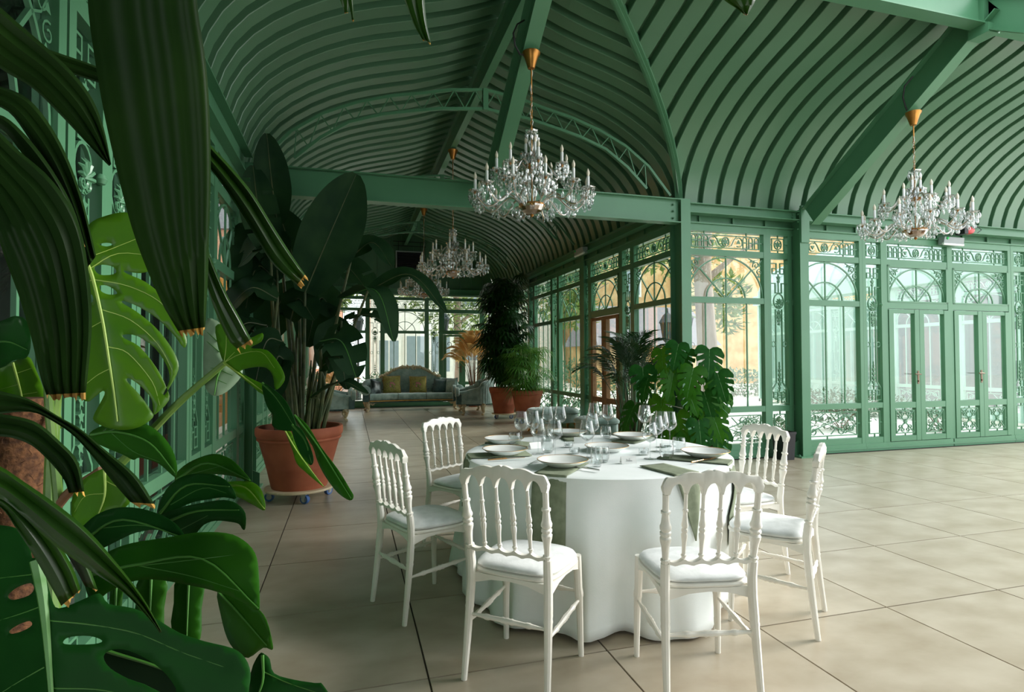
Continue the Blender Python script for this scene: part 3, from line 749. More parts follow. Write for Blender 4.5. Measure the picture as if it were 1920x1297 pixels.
tree('tree with light green crown beyond the far double door', (4.0, 21.5), .15, 5, [(0, 0, 3.3, 1.5, 800), (1.4, .4, 4.4, 1.3, 600), (-1.3, .2, 4.2, 1.2, 500)], 23)
tree('tree with light green crown behind the far end wall on the orange side', (-1.3, 20.4), .15, 5, [(0, 0, 3.6, 1.3, 700), (.9, .4, 4.2, 1.0, 500), (-1.3, .2, 3.9, 1.2, 600)], 24)
def house(label, x0, x1, y0, y1, h, mt, wins, roofh=1.8, ww=.9, wh=1.4, name='building'):
    r = thing(name, label, 'building')
    obj('facade', MB().box(x0, x1, y0, y1, -.09, h), mt, r, smooth=0)
    m = MB(); ym = (y0+y1)/2
    m.add([(x0-.3, y0-.3, h), (x1+.3, y0-.3, h), (x1+.3, y1+.3, h), (x0-.3, y1+.3, h), (x0, ym, h+roofh), (x1, ym, h+roofh)], [(0, 1, 5, 4), (2, 3, 4, 5), (0, 4, 3), (1, 2, 5), (3, 2, 1, 0)])
    obj('roof', m, SLATE, r, smooth=0)
    for x, z in wins:
        f = obj('window', MB().box(x-ww/2-.07, x+ww/2+.07, y0-.07, y0+.02, z-.07, z+wh+.07), WHITEB, r, smooth=0)
        for k in (-1, 1): obj('pane', MB().box(x+k*ww/4-ww/4+.03, x+k*ww/4+ww/4-.03, y0-.085, y0-.06, z+.05, z+wh-.05), DKGLASS, f, smooth=0)
    return r
house('ochre stone building across the court behind the tree trunk', 12.2, 34, 27, 34, 8.5, OCHRE, [(14.2, 4.6), (17, 4.6), (26, 4.6), (29, 1.2)])
house('low annex with grey slate roof seen through the side glass wall', 10.6, 16.2, 23, 26.5, 1.9, OCHRE, [(12, .4), (14, .4)], 1.9, .8, 1.0)
house('pale rendered house behind the side glass wall', 5.2, 11.6, 31, 38, 7.5, WHITEB, [(6.5, 1.2), (9, 1.2), (6.5, 4.2), (9, 4.2)])
house('white house facing the far end wall behind the sofa', .9, 4.6, 26, 31, 4.6, WHITEB, [(1.7, .5), (2.9, .7), (4.0, .7)], 1.4, .9, 1.7)
house('salmon brick building beyond the far end wall, orange side', -9, -.3, 25, 31, 6.5, PINKB, [(-1.6, 1.0), (-3.6, 1.0)])
tag(obj('wall_outside', MB().box(-2.8, -2.6, 5.1, 21, -.09, 3.3), ORANGE, smooth=0), 'orange stucco wall outside the plant-side windows', 'wall', kind='structure')
tag(obj('wall_dark_backing', MB().box(-2.3, -2.2, -1, 4.9, -.09, 3.6).box(-2.3, -1.12, -1, 4.9, 3.5, 3.6).box(-2.3, -1.2, 4.8, 4.9, -.09, 3.6), BLACKM, smooth=0), 'dark backing wall behind the near windows, standing in for unlit interior', 'wall', kind='structure')  # added backing, its dark colour painting the unlit interior behind the glass
def lamppost(label, loc, h, s=1):
    r = thing('lamp_post', label, 'lamp post', (loc[0], loc[1], -.09))
    obj('post', MB().lathe([(.11, 0), (.11, .25), (.07, .35), (.045, .6), (.04, h*.6), (.055, h*.62), (.035, h*.66), (.03, h)], 10), IRON, r)
    obj('lantern', MB().lathe([(.06, h), (.13*s, h+.06), (.2*s, h+.42), (.23*s, h+.44), (.12*s, h+.6), (.03, h+.66), (.02, h+.76)], 6), IRON, r, smooth=0)
    obj('lantern_glass', MB().lathe([(.115*s, h+.09), (.19*s, h+.40)], 6, cap=False), PANE, r, smooth=0)
    a = MB()
    for sg in (-1, 1): a.tube([(sg*x, 0, h-.5+z) for x, z in spiral(.16, .1, .14, .03, pi, 1.1)], .012, 5)
    obj('scroll_bracket', a, IRON, r)
lamppost('tall iron lamp post in the court beyond the first wide window', (10.5, 16.2), 2.25)
lamppost('iron lamp post with lantern seen through the side glass wall', (6.75, 11.2), 1.75, .9)
lamppost('iron lamp post outside the far double door', (3.05, 19.0), 2.3, .9)
lamppost('iron lamp post behind the far window over the armchair', (.3, 20.5), 2.3, .9)
# opposite glasshouse wing
cnt = {}
y = 7.2
for i in range(6):
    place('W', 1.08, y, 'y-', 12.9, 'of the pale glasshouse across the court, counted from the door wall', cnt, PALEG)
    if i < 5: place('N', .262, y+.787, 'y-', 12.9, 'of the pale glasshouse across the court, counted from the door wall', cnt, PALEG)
    y += 1.574
ow = thing('opposite_glasshouse', 'pale glasshouse wing across the court with curved zinc roof', 'building')
m = MB(); ts = samples(0, 2.52)
for a, b in zip(ts, ts[1:]):
    m.add([(12.85+a, 6.4, prof(a)), (12.85+a, 15.8, prof(a)), (12.85+b, 15.8, prof(b)), (12.85+b, 6.4, prof(b))], [(0, 1, 2, 3)])
obj('roof', m, ZINC, ow)
sm = MB()
for a, b in zip(ts, ts[1:]):
    sm.hexa([(12.85+a, 0, prof(a)), (12.85+b, 0, prof(b)), (12.85+b, .03, prof(b)), (12.85+a, .03, prof(a)), (12.83+a, 0, prof(a)+.05), (12.83+b, 0, prof(b)+.05), (12.83+b, .03, prof(b)+.05), (12.83+a, .03, prof(a)+.05)])
sm = sm.mesh('roof_rib', ZINC, 0)
for k in range(18): obj('roof_rib', sm, None, ow, loc=(0, 6.5+k*.53, 0))
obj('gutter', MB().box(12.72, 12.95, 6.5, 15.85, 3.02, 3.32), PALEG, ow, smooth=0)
obj('plinth', MB().box(12.85, 15.5, 6.5, 15.8, -.09, 0), GRAVEL, ow, smooth=0)
obj('rear_wall', MB().box(17.6, 17.8, 6.5, 15.8, -.09, 4.8), LILAC, ow, smooth=0)
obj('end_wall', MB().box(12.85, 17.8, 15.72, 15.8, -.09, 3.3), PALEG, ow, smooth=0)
# ------------------------------------------------------------------ Napoleon chairs
def turned(a, b, prof, n=10):
    """turned rod from a to b; prof: (fraction, radius)"""
    a, b = Vector(a), Vector(b)
    return [a.lerp(b, q) for q, r in prof], [r for q, r in prof]
def baluster(a, b, r, n=8):
    P = [(0, .8), (.03, .8), (.035, 1.15), (.06, 1.15), (.065, .75), (.16, .85), (.26, 1.0), (.33, 1.3), (.37, 1.35), (.40, .95), (.42, 1.35), (.45, 1.35), (.47, .95), (.50, 1.35), (.53, 1.4), (.58, 1.1), (.68, .9), (.72, .85), (.73, 1.15), (.76, 1.15), (.77, .8), (.88, .75), (1, .8)]
    pts, rr = turned(a, b, [(q, x*r) for q, x in P])
    return MB().tube(pts, rr, n)
def make_chair():
    r = thing('napoleon_chair', '', 'chair')
    sx = lambda z: .172+.012*abs(z-.45)/.45
    yb = lambda z: -.165-.045*((.45-z)/.45)**1.3 if z < .45 else -.165-.055*((z-.45)/.43)
    for s in (-1, 1):
        zs = [0, .15, .28, .29, .30, .31, .40, .47, .53]
        rr = [.0125, .0155, .0175, .0195, .0175, .019, .0185, .019, .018]
        pts = [(s*sx(z), yb(z), z) for z in zs]
        m = MB().tube(pts, rr, 10)
        m.merge(baluster((s*sx(.53), yb(.53), .53), (s*sx(.80), yb(.80), .80), .0165, 10))
        obj('back_post', m, WHITEP, r)
        m = MB().tube([(s*.185, .178, 0), (s*.182, .172, .2), (s*.180, .170, .26), (s*.180, .17, .265), (s*.180, .17, .275), (s*.178, .168, .30), (s*.175, .165, .40), (s*.174, .163, .445)], [.0125, .0155, .0175, .0195, .0195, .018, .019, .019], 10)
        obj('front_leg', m, WHITEP, r)
    # crest with scalloped top and five arches underneath
    hw = .196; n = 60; m = MB(); top = []; bot = []
    th = lambda z: yb(z)
    arch_w = 2*.172/5
    for k in range(n+1):
        x = -hw+2*hw*k/n; u = abs(x)/hw
        z = .872+.016*cos(u*pi)*.6+.010*abs(cos(u*pi*2.1))*(1 if u < .75 else .2)
        if u < .04: z -= .006*(1-u/.04)
        if u > .9: z -= .030*((u-.9)/.1)**2
        top.append((x, z))
        q = (x+.172)/arch_w
        fr = q-math.floor(q)
        if abs(x) > .186: zb = .80 if u < .985 else .82
        elif abs(x) > .166: zb = .80
        else:
            c = abs(fr-.5)*2
            zb = .800+.042*sqrt(max(0, 1-min(1, (c/.86))**2)) if c < .86 else .797
        bot.append((x, zb))
    vs = []; d = .014
    for (x, z), (x2, zb) in zip(top, bot):
        yt, ybm = th(z), th(zb)
        vs += [(x, yt-d*.6, z), (x, yt+d*.6, z), (x, ybm+d, zb), (x, ybm-d, zb), (x, (yt+ybm)/2-d*1.15, (z+zb)/2), (x, (yt+ybm)/2+d*1.15, (z+zb)/2)]
    fs = []; o6 = [0, 1, 5, 2, 3, 4]
    for k in range(n):
        for j in range(6):
            a, b = o6[j], o6[(j+1) % 6]; fs.append((k*6+a, k*6+b, k*6+6+b, k*6+6+a))
    fs += [tuple(o6[::-1]), tuple(n*6+j for j in o6)]
    m.add(vs, fs); obj('crest_rail', m, WHITEP, r, smooth=50)
    # lower rail, scalloped
    m = MB(); vs = []; n = 40
    for k in range(n+1):
        x = -.165+.33*k/n; q = (x+.172)/arch_w; fr = q-math.floor(q); c = abs(fr-.5)*2
        zt = .555-.020*sqrt(max(0, 1-c*c)); zb = .520+.008*abs(cos(q*pi)); y = yb(.53)
        vs += [(x, y-.012, zb), (x, y+.012, zb), (x, y+.012, zt), (x, y-.012, zt)]
    m.add(vs, [(k*4+j, k*4+(j+1) % 4, k*4+4+(j+1) % 4, k*4+4+j) for k in range(n) for j in range(4)]+[(3, 2, 1, 0), tuple(n*4+j for j in range(4))])
    obj('lower_rail', m, WHITEP, r)
    for k in range(4):
        x = -.172+arch_w*(k+1)
        obj('spindle', baluster((x, yb(.548), .548), (x, yb(.80), .80), .0092), WHITEP, r)
    def seatpoly(g, n=40):
        P = []
        for k in range(n):
            a = 2*pi*k/n; c, s_ = cos(a), sin(a)
            e = 5 if s_ < 0 else 3
            rr = 1/((abs(c)**e+abs(s_)**e)**(1/e))
            y = .02+(.185+g)*rr*s_; w = .19+.015*s_
            P.append(((w+g)*rr*c, y))
        return P
    def slab(layers):
        m = MB(); vs = []; k = len(layers)
        for g, z in layers: vs += [(x, y, z) for x, y in seatpoly(g)]
        fs = [(i*40+j, i*40+(j+1) % 40, (i+1)*40+(j+1) % 40, (i+1)*40+j) for i in range(k-1) for j in range(40)]
        fs += [tuple(range(39, -1, -1)), tuple((k-1)*40+j for j in range(40))]
        return m.add(vs, fs)
    obj('seat_frame', slab([(-.006, .425), (.004, .43), (.006, .437), (.002, .444), (-.01, .445)]), WHITEP, r)
    obj('cushion', slab([(-.014, .445), (-.002, .450), (.001, .458), (-.006, .467), (-.03, .475), (-.07, .481), (-.12, .484)]), VELVET, r, smooth=60)
    m = MB()
    for pts in ([(-.165, .166), (-.09, .178), (0, .18), (.09, .178), (.165, .166)], [(-.165, -.16), (-.08, -.16), (0, -.16), (.08, -.16), (.165, -.16)]):
        zz = [.385, .408, .414, .408, .385]; vs = []
        for (x, y), z in zip(pts, zz): vs += [(x, y-.009, z), (x, y+.009, z), (x, y+.009, .428), (x, y-.009, .428)]
        m.add(vs, [(k*4+j, k*4+(j+1) % 4, k*4+4+(j+1) % 4, k*4+4+j) for k in range(4) for j in range(4)])
    for s in (-1, 1):
        vs = []
        for y, z in zip((-.16, -.08, 0, .08, .16), (.385, .408, .414, .408, .385)): vs += [(s*.176-.008, y, z), (s*.176+.008, y, z), (s*.176+.008, y, .428), (s*.176-.008, y, .428)]
        m.add(vs, [(k*4+j, k*4+(j+1) % 4, k*4+4+(j+1) % 4, k*4+4+j) for k in range(4) for j in range(4)])
    obj('apron', m, WHITEP, r)
    SP = [(0, .7), (.1, .8), (.2, 1.1), (.22, 1.4), (.26, 1.4), (.28, 1.1), (.42, 1.25), (.44, 1.6), (.47, 1.3), (.5, 1.7), (.53, 1.3), (.56, 1.6), (.58, 1.25), (.72, 1.1), (.74, 1.4), (.78, 1.4), (.8, 1.1), (.9, .8), (1, .7)]
    for a, b in (((-.181, .168, .25), (-.178, yb(.22), .225)), ((.181, .168, .25), (.178, yb(.22), .225)), ((-.178, yb(.26), .26), (.178, yb(.26), .26)), ((-.18, .170, .285), (.18, .170, .285))):
        pts, rr = turned(a, b, [(q, x*.0085) for q, x in SP]); obj('stretcher', MB().tube(pts, rr, 8), WHITEP, r)
    return r
CH = [((.734, 2.374), (.667, .742), 'white spindle-back chair nearest the camera on the plant side, seen from behind'),
      ((1.37, 2.10), (.2, .98), 'white spindle-back chair in front of the drooping pointed napkin, seen from behind'),
      ((2.10, 2.48), (-.66, .75), 'white spindle-back chair seen side-on over the open tile floor'),
      ((2.35, 3.09), (-.995, -.05), 'white spindle-back chair against the black bin and the rafter column'),
      ((.78, 4.005), (.6, -.8), 'white spindle-back chair facing us from the far plant side of the table'),
      ((.39, 3.14), (.925, .38), 'white spindle-back chair standing nearest the big terracotta pot')]
ch0 = make_chair()
for i, ((x, y), f, lb) in enumerate(CH):
    o = ch0 if i == 0 else copy_tree(ch0)
    o.location = (x, y, 0); o.rotation_euler = (0, 0, atan2(-f[0], f[1])); o['label'] = lb; o['group'] = 'white chairs around the table'

# ------------------------------------------------------------------ table
TC = Vector((1.45, 3.24)); TR = .785; TZ = .742
t = thing('round_table', 'round banquet table hidden under the floor-length white cloth', 'table', (TC.x, TC.y, 0))
obj('tabletop', MB().lathe([(0, TZ-.035), (TR-.02, TZ-.035), (TR-.012, TZ-.02), (TR-.02, TZ-.006), (0, TZ-.006)], 48), PLY, t)
for k in range(4):
    a = pi/4+k*pi/2; c = MB().tube([(.5*cos(a), .5*sin(a), 0), (.45*cos(a), .45*sin(a), TZ-.035)], .015, 8); obj('leg', c, STEEL, t)
NA = 180
def cloth_r(a, q):   # q: 0 at the table edge, 1 at the hem
    w = sin(a*12+.6+.9*sin(a*3+1))*.62+sin(a*19+2.1)*.22+sin(a*5+1.3)*.3
    w = w*abs(w)**.35
    r = TR+.004+q*(.060+.085*w)+.007*q*sin(a*33)
    for (cx, cy), f, _l in CH:      # the cloth is pushed in where a seat touches it
        D = hypot(cx-TC.x, cy-TC.y); da = abs((a-atan2(cy-TC.y, cx-TC.x)+pi) % (2*pi)-pi)
        k = max(0, min(1, (.36-da)/.12)); k *= max(0, min(1, (q-.15)/.2))
        if r > D-.225: r = r+(D-.225-r)*k
    return r
def cloth_mesh():
    m = MB(); vs = [(0, 0, TZ)]; rows = [(.3, 0), (.6, 0), (.74, 0), (TR-.008, 0)]
    for rr, _ in rows: vs += [(rr*cos(2*pi*k/NA), rr*sin(2*pi*k/NA), TZ) for k in range(NA)]
    nq = 16
    for j in range(nq+1):
        q = j/nq
        for k in range(NA):
            a = 2*pi*k/NA; rr = cloth_r(a, q); hem = .012+.012*(1+sin(a*5))*.5
            z = TZ-.004-(TZ-.004-hem)*q if j else TZ-.004
            vs.append((rr*cos(a), rr*sin(a), z))
    fs = [(0, 1+k, 1+(k+1) % NA) for k in range(NA)]
    L = len(rows)+nq+1
    for i in range(L-1):
        for k in range(NA):
            l = (k+1) % NA; a = 1+i*NA; fs.append((a+k, a+NA+k, a+NA+l, a+l))
    return m.add(vs, fs)
cl = obj('tablecloth', cloth_mesh(), CLOTH, loc=(TC.x, TC.y, 0), smooth=60)
md = cl.modifiers.new('thickness', 'SOLIDIFY'); md.thickness = .0015; md.offset = 1
tag(cl, 'floor-length white tablecloth draped in soft folds over the round table', 'tablecloth')
ZT = TZ+.0025
def napkin(ang, r0, w, drop, label, pointed=False, lift=0):
    m = MB(); d = Vector((cos(ang), sin(ang))); s = Vector((-d.y, d.x))
    prof_ = [(r0, ZT+.004+lift), (.55, ZT+.004+lift), (.70, ZT+.003), (TR-.005, ZT+.004)]
    rim = TR+.012
    for k in range(1, 9):
        q = k/8*drop/(TZ-.02); prof_.append((None, TZ-.004-drop*k/8, q))
    nx = 8; vs = []
    for i, p in enumerate(prof_):
        for k in range(nx+1):
            u = (k/nx-.5)*w
            if p[0] is None:
                frac = (i-3)/8
                if pointed: u *= max(.03, 1-frac)
                a2 = ang+u/TR; rr = cloth_r(a2, p[2])+.008+.004*sin(u*60)
                vs.append((rr*cos(a2), rr*sin(a2), p[1]))
            else:
                rr = p[0]; pt = d*sqrt(max(0, rr*rr-(u*u if rr > .6 else 0)))+s*u; vs.append((pt.x, pt.y, p[1]))
    m.add(vs, [(i*(nx+1)+k, (i+1)*(nx+1)+k, (i+1)*(nx+1)+k+1, i*(nx+1)+k+1) for i in range(len(prof_)-1) for k in range(nx)])
    o = obj('napkin', m, SAGE, loc=(TC.x, TC.y, 0), smooth=50)
    md = o.modifiers.new('thickness', 'SOLIDIFY'); md.thickness = .004; md.offset = 1
    return tag(o, label, 'napkin', 'sage napkins hanging over the table edge')
PL = [((.888, 3.279), 'white gold-rimmed plate at the setting nearest the big potted plant'),
      ((1.081, 2.835), 'white gold-rimmed plate at the front setting, napkin strip below it'),
      ((1.0, 3.72), 'white gold-rimmed plate behind the low tumbler on the plant side'),
      ((1.961, 2.86), 'white gold-rimmed plate at the setting nearest the rafter column'),
      ((1.90, 3.62), 'white gold-rimmed plate in front of the small split-leaf plant'),
      ((1.545, 3.93), 'white gold-rimmed plate farthest away across the table'),
      ((1.53, 3.25), 'white gold-rimmed plate in the middle of the table')]
def angl(p): return atan2(p[1]-TC.y, p[0]-TC.x)
napkin(angl((.955, 2.66)), .42, .17, .40, 'sage green napkin hanging straight down beside the front chair back')
napkin(angl((.72, 3.29)), .42, .17, .30, 'sage green napkin hanging over the edge nearest the potted plant')
napkin(angl((1.60, 2.42)), .52, .16, .30, 'sage green napkin drooping to a point in front of the cloth', True)
napkin(angl((1.99, 2.68)), .40, .16, .42, 'sage green napkin hanging beside the side-on chair')
napkin(angl((2.0, 3.70)), .42, .17, .28, 'sage green napkin on the far edge before the split-leaf plant')
napkin(angl((.95, 3.83)), .45, .17, .28, 'sage green napkin under the plate on the far plant side')
napkin(angl((1.56, 4.0)), .45, .17, .28, 'sage green napkin on the farthest edge of the table')
p0 = None
for i, ((x, y), lb) in enumerate(PL):
    if p0 is None:
        p0 = thing('plate', '', 'plate')
        obj('dish', MB().lathe([(.0, .004), (.045, .003), (.07, .001), (.078, .0), (.082, .003), (.118, .020), (.133, .030), (.135, .0325), (.131, .0325), (.113, .0225), (.085, .009), (.06, .0065), (0, .006)], 40), CHINA, p0, smooth=50)
        obj('gold_rim', MB().lathe([(.1352, .0318), (.1362, .0330), (.1350, .0343), (.1315, .0338), (.1315, .0325)], 40, cap=False), GOLD, p0, label='thin gold rim line')
        o = p0
    else: o = copy_tree(p0)
    on_nap = i not in (6,)
    o.location = (x, y, ZT+(.009 if on_nap else .001)); o['label'] = lb; o['group'] = 'gold-rimmed plates on the round table'
# glassware
def make_glass():
    r = thing('wine_glass', '', 'wine glass')
    obj('bowl', MB().lathe([(.004, .098), (.012, .101), (.030, .112), (.043, .128), (.046, .140), (.043, .165), (.037, .195), (.0335, .218), (.0325, .218), (.036, .195), (.042, .165), (.0448, .140), (.042, .129), (.029, .114), (.010, .104), (0, .103)], 24), WINEG, r, smooth=70)
    obj('stem', MB().lathe([(.0045, .004), (.0034, .012), (.003, .05), (.0032, .085), (.006, .099)], 10), WINEG, r, smooth=70)
    obj('foot', MB().lathe([(0, 0), (.036, 0), (.0375, .001), (.036, .002), (.012, .0035), (.005, .006), (0, .006)], 24), WINEG, r, smooth=70)
    return r
def make_tumbler():
    r = thing('tumbler', '', 'tumbler')
    obj('wall', MB().lathe([(.030, .006), (.038, .022), (.0405, .042), (.039, .066), (.036, .084), (.0350, .084), (.0378, .066), (.039, .042), (.0366, .022), (.029, .009)], 24, cap=False), WINEG, r, smooth=70)
    obj('base', MB().lathe([(0, 0), (.026, 0), (.030, .003), (.030, .009), (0, .009)], 24), WINEG, r, smooth=50)
    return r
def tz(px, py, z=None):
    z = ZT+.001 if z is None else z
    d = CF+CR*((px-960)/FPX)-CU*((py-648.5)/FPX); k = (z-H)/d.z
    return EYE+d*k
wg = make_glass(); tb = make_tumbler()
WG = [(978, 838, 'largest wine glass on the plant side, in front of its twin'), (1000, 835, 'wine glass partly behind the largest one on the plant side'), (1009, 851, 'wine glass standing over the plain tumbler near the front plate'),
      (1041, 856, 'wine glass alone in front of the tealights'), (1027, 817, 'far wine glass before the tufted stool, left of its pair'), (1051, 818, 'far wine glass before the tufted stool, right of its pair'),
      (1101, 858, 'front wine glass beside the tall straight tumbler'), (1111, 839, 'wine glass behind the straight tumbler at mid table'), (1114, 812, 'back wine glass below the potted palm, beside the window post'),
      (1140, 813, 'back wine glass in front of the palm stems'), (1209, 822, 'tall back wine glass in front of the split-leaf plant'), (1219, 860, 'front wine glass behind the place card with grey script'),
      (1231, 846, 'wine glass in the middle of the cluster near the split-leaf plant'), (1241, 838, 'wine glass near the right-hand tumbler pair'), (1256, 836, 'outermost wine glass of the cluster by the split-leaf plant')]
for i, (px, py, lb) in enumerate(WG):
    o = wg if i == 0 else copy_tree(wg)
    p = tz(px, py); o.location = p; o['label'] = lb; o['group'] = 'wine glasses on the round table'
    q = [1.05, 1.05, .98, .98, 1.0, 1.0, .98, 1.0, 1.05, 1.0, 1.08, .95, 1.0, 1.04, 1.02][i]; o.scale = (q, q, q)
TB = [(965, 835, 'low tumbler in front of the far plate on the plant side'), (1027, 848, 'tumbler in front of the white card near the plant side'), (1028, 826, 'tumbler behind the lone wine glass'), (1119, 874, 'tall straight tumbler nearest the camera'), (1129, 866, 'rounded tumbler beside the tall straight one'),
      (1136, 821, 'tumbler holding a reflection below the potted palm'), (1250, 860, 'round tumbler behind the place card, white sheet reflected in it'), (1273, 846, 'tumbler close to the plate by the rafter column')]
for i, (px, py, lb) in enumerate(TB):
    o = tb if i == 0 else copy_tree(tb)
    o.location = tz(px, py); o['label'] = lb; o['group'] = 'water tumblers on the round table'
    if i == 3: o.scale = (.8, .8, 1.25)
# tealights
tl = thing('tealight_holder', '', 'candle holder')
obj('cup', MB().lathe([(0, 0), (.026, 0), (.030, .004), (.031, .035), (.029, .035), (.028, .010), (0, .010)], 20), WINEG, tl, smooth=50)
obj('candle', MB().lathe([(0, .010), (.019, .010), (.019, .024), (.004, .024), (0, .025)], 16), CANDLE, tl)
obj('wick', MB().tube([(0, 0, .024), (.001, 0, .031)], .001, 5), BLACK, tl)
for i, (px, py, lb) in enumerate(((1077, 850, 'glass tealight cup in front of the lone wine glass'), (1066, 838, 'glass tealight cup beside the far white card'), (1207, 852, 'glass tealight cup with a tiny flower by the front cluster of glasses'))):
    o = tl if i == 0 else copy_tree(tl)
    o.location = tz(px, py); o['label'] = lb; o['group'] = 'tealight cups on the table'
fl_ = MB(); leafstar(fl_, 0, 0, .014, -.002, .002, 5); fl_.v = [(x, z*.8, .036+abs(x)*.3) for x, y, z in fl_.v]
obj('flower', fl_, GOLD, o)
# place cards with handwriting
def place_card(px, py, ang, label, script):
    r = thing('place_card', label, 'card', tz(px, py), ang, 'folded place cards on the table')
    m = MB(); w, h, d, t_ = .042, .038, .019, .0006
    for s in (-1, 1):
        m.hexa([(-w, s*d, 0), (w, s*d, 0), (w, s*(d+t_), 0), (-w, s*(d+t_), 0), (-w, 0, h), (w, 0, h), (w, s*t_, h+.0003), (-w, s*t_, h+.0003)])
    obj('card', m, CARD, r, smooth=0)
    if script:
        sc = MB(); n = Vector((0, -h, -d)).normalized()
        for st in script:
            pts = [Vector((x, -d+(y/h)*d, y))+Vector((0, -.0012, .0004)) for x, y in st]; sc.tube(pts, .0005, 4)
        obj('handwriting', sc, INK, r)
SCR = [[(-.014, .026), (-.012, .010), (-.009, .022), (-.006, .012), (-.004, .017)], [(-.002, .018), (-.003, .012), (.001, .013), (.002, .018), (.002, .012)], [(.005, .028), (.004, .012), (.006, .013)], [(.009, .018), (.008, .012), (.011, .012), (.012, .017), (.009, .017)], [(.013, .012), (.017, .018), (.016, .012), (.020, .013)]]
place_card(1178, 868, -.15, 'folded white place card with faint grey script in front of the plate', SCR)
place_card(1088, 830, -.35, 'folded white place card at the back beside a tealight cup', None)
place_card(1003, 840, .25, 'folded white place card behind the plant-side tumbler', None)
# cutlery
def cutlery(kind, px, py, ang, label, mt=STEEL, z=.010):
    m = MB(); c = tz(px, py)
    if kind == 'knife':
        m.tube([(0, -.11, .002), (0, -.02, .003), (0, 0, .002)], [.0045, .0055, .004], 8); m.hexa([(-.007, 0, 0), (.004, 0, 0), (.004, .10, 0), (-.002, .112, 0), (-.007, 0, .002), (.004, 0, .0025), (.004, .10, .0025), (-.002, .112, .002)])
    else:
        m.tube([(0, -.11, .002), (0, 0, .004), (0, .035, .003)], [.0045, .003, .003], 8)
        for k in range(4): m.tube([(0, .035, .003), ((k-1.5)*.006, .05, .002), ((k-1.5)*.006, .10, .006)], .0014, 5)
        m.box(-.010, .010, .042, .056, .001, .003)
    o = obj(kind, m, mt, loc=(c.x, c.y, ZT+z), rot=(0, 0, ang)); return tag(o, label, kind, 'cutlery on the round table')
cutlery('knife', 950, 863, -1.5, 'copper-toned knife beside the plate nearest the potted plant', COPPER)
cutlery('knife', 1090, 880, .55, 'steel knife to the right of the front plate')
cutlery('fork', 1320, 866, -1.2, 'copper-toned fork in front of the plate by the rafter column', COPPER)
cutlery('fork', 1004, 869, -.7, 'steel fork to the left of the front plate', STEEL)
cutlery('knife', 1152, 819, .3, 'steel knife by the farthest plate', STEEL)
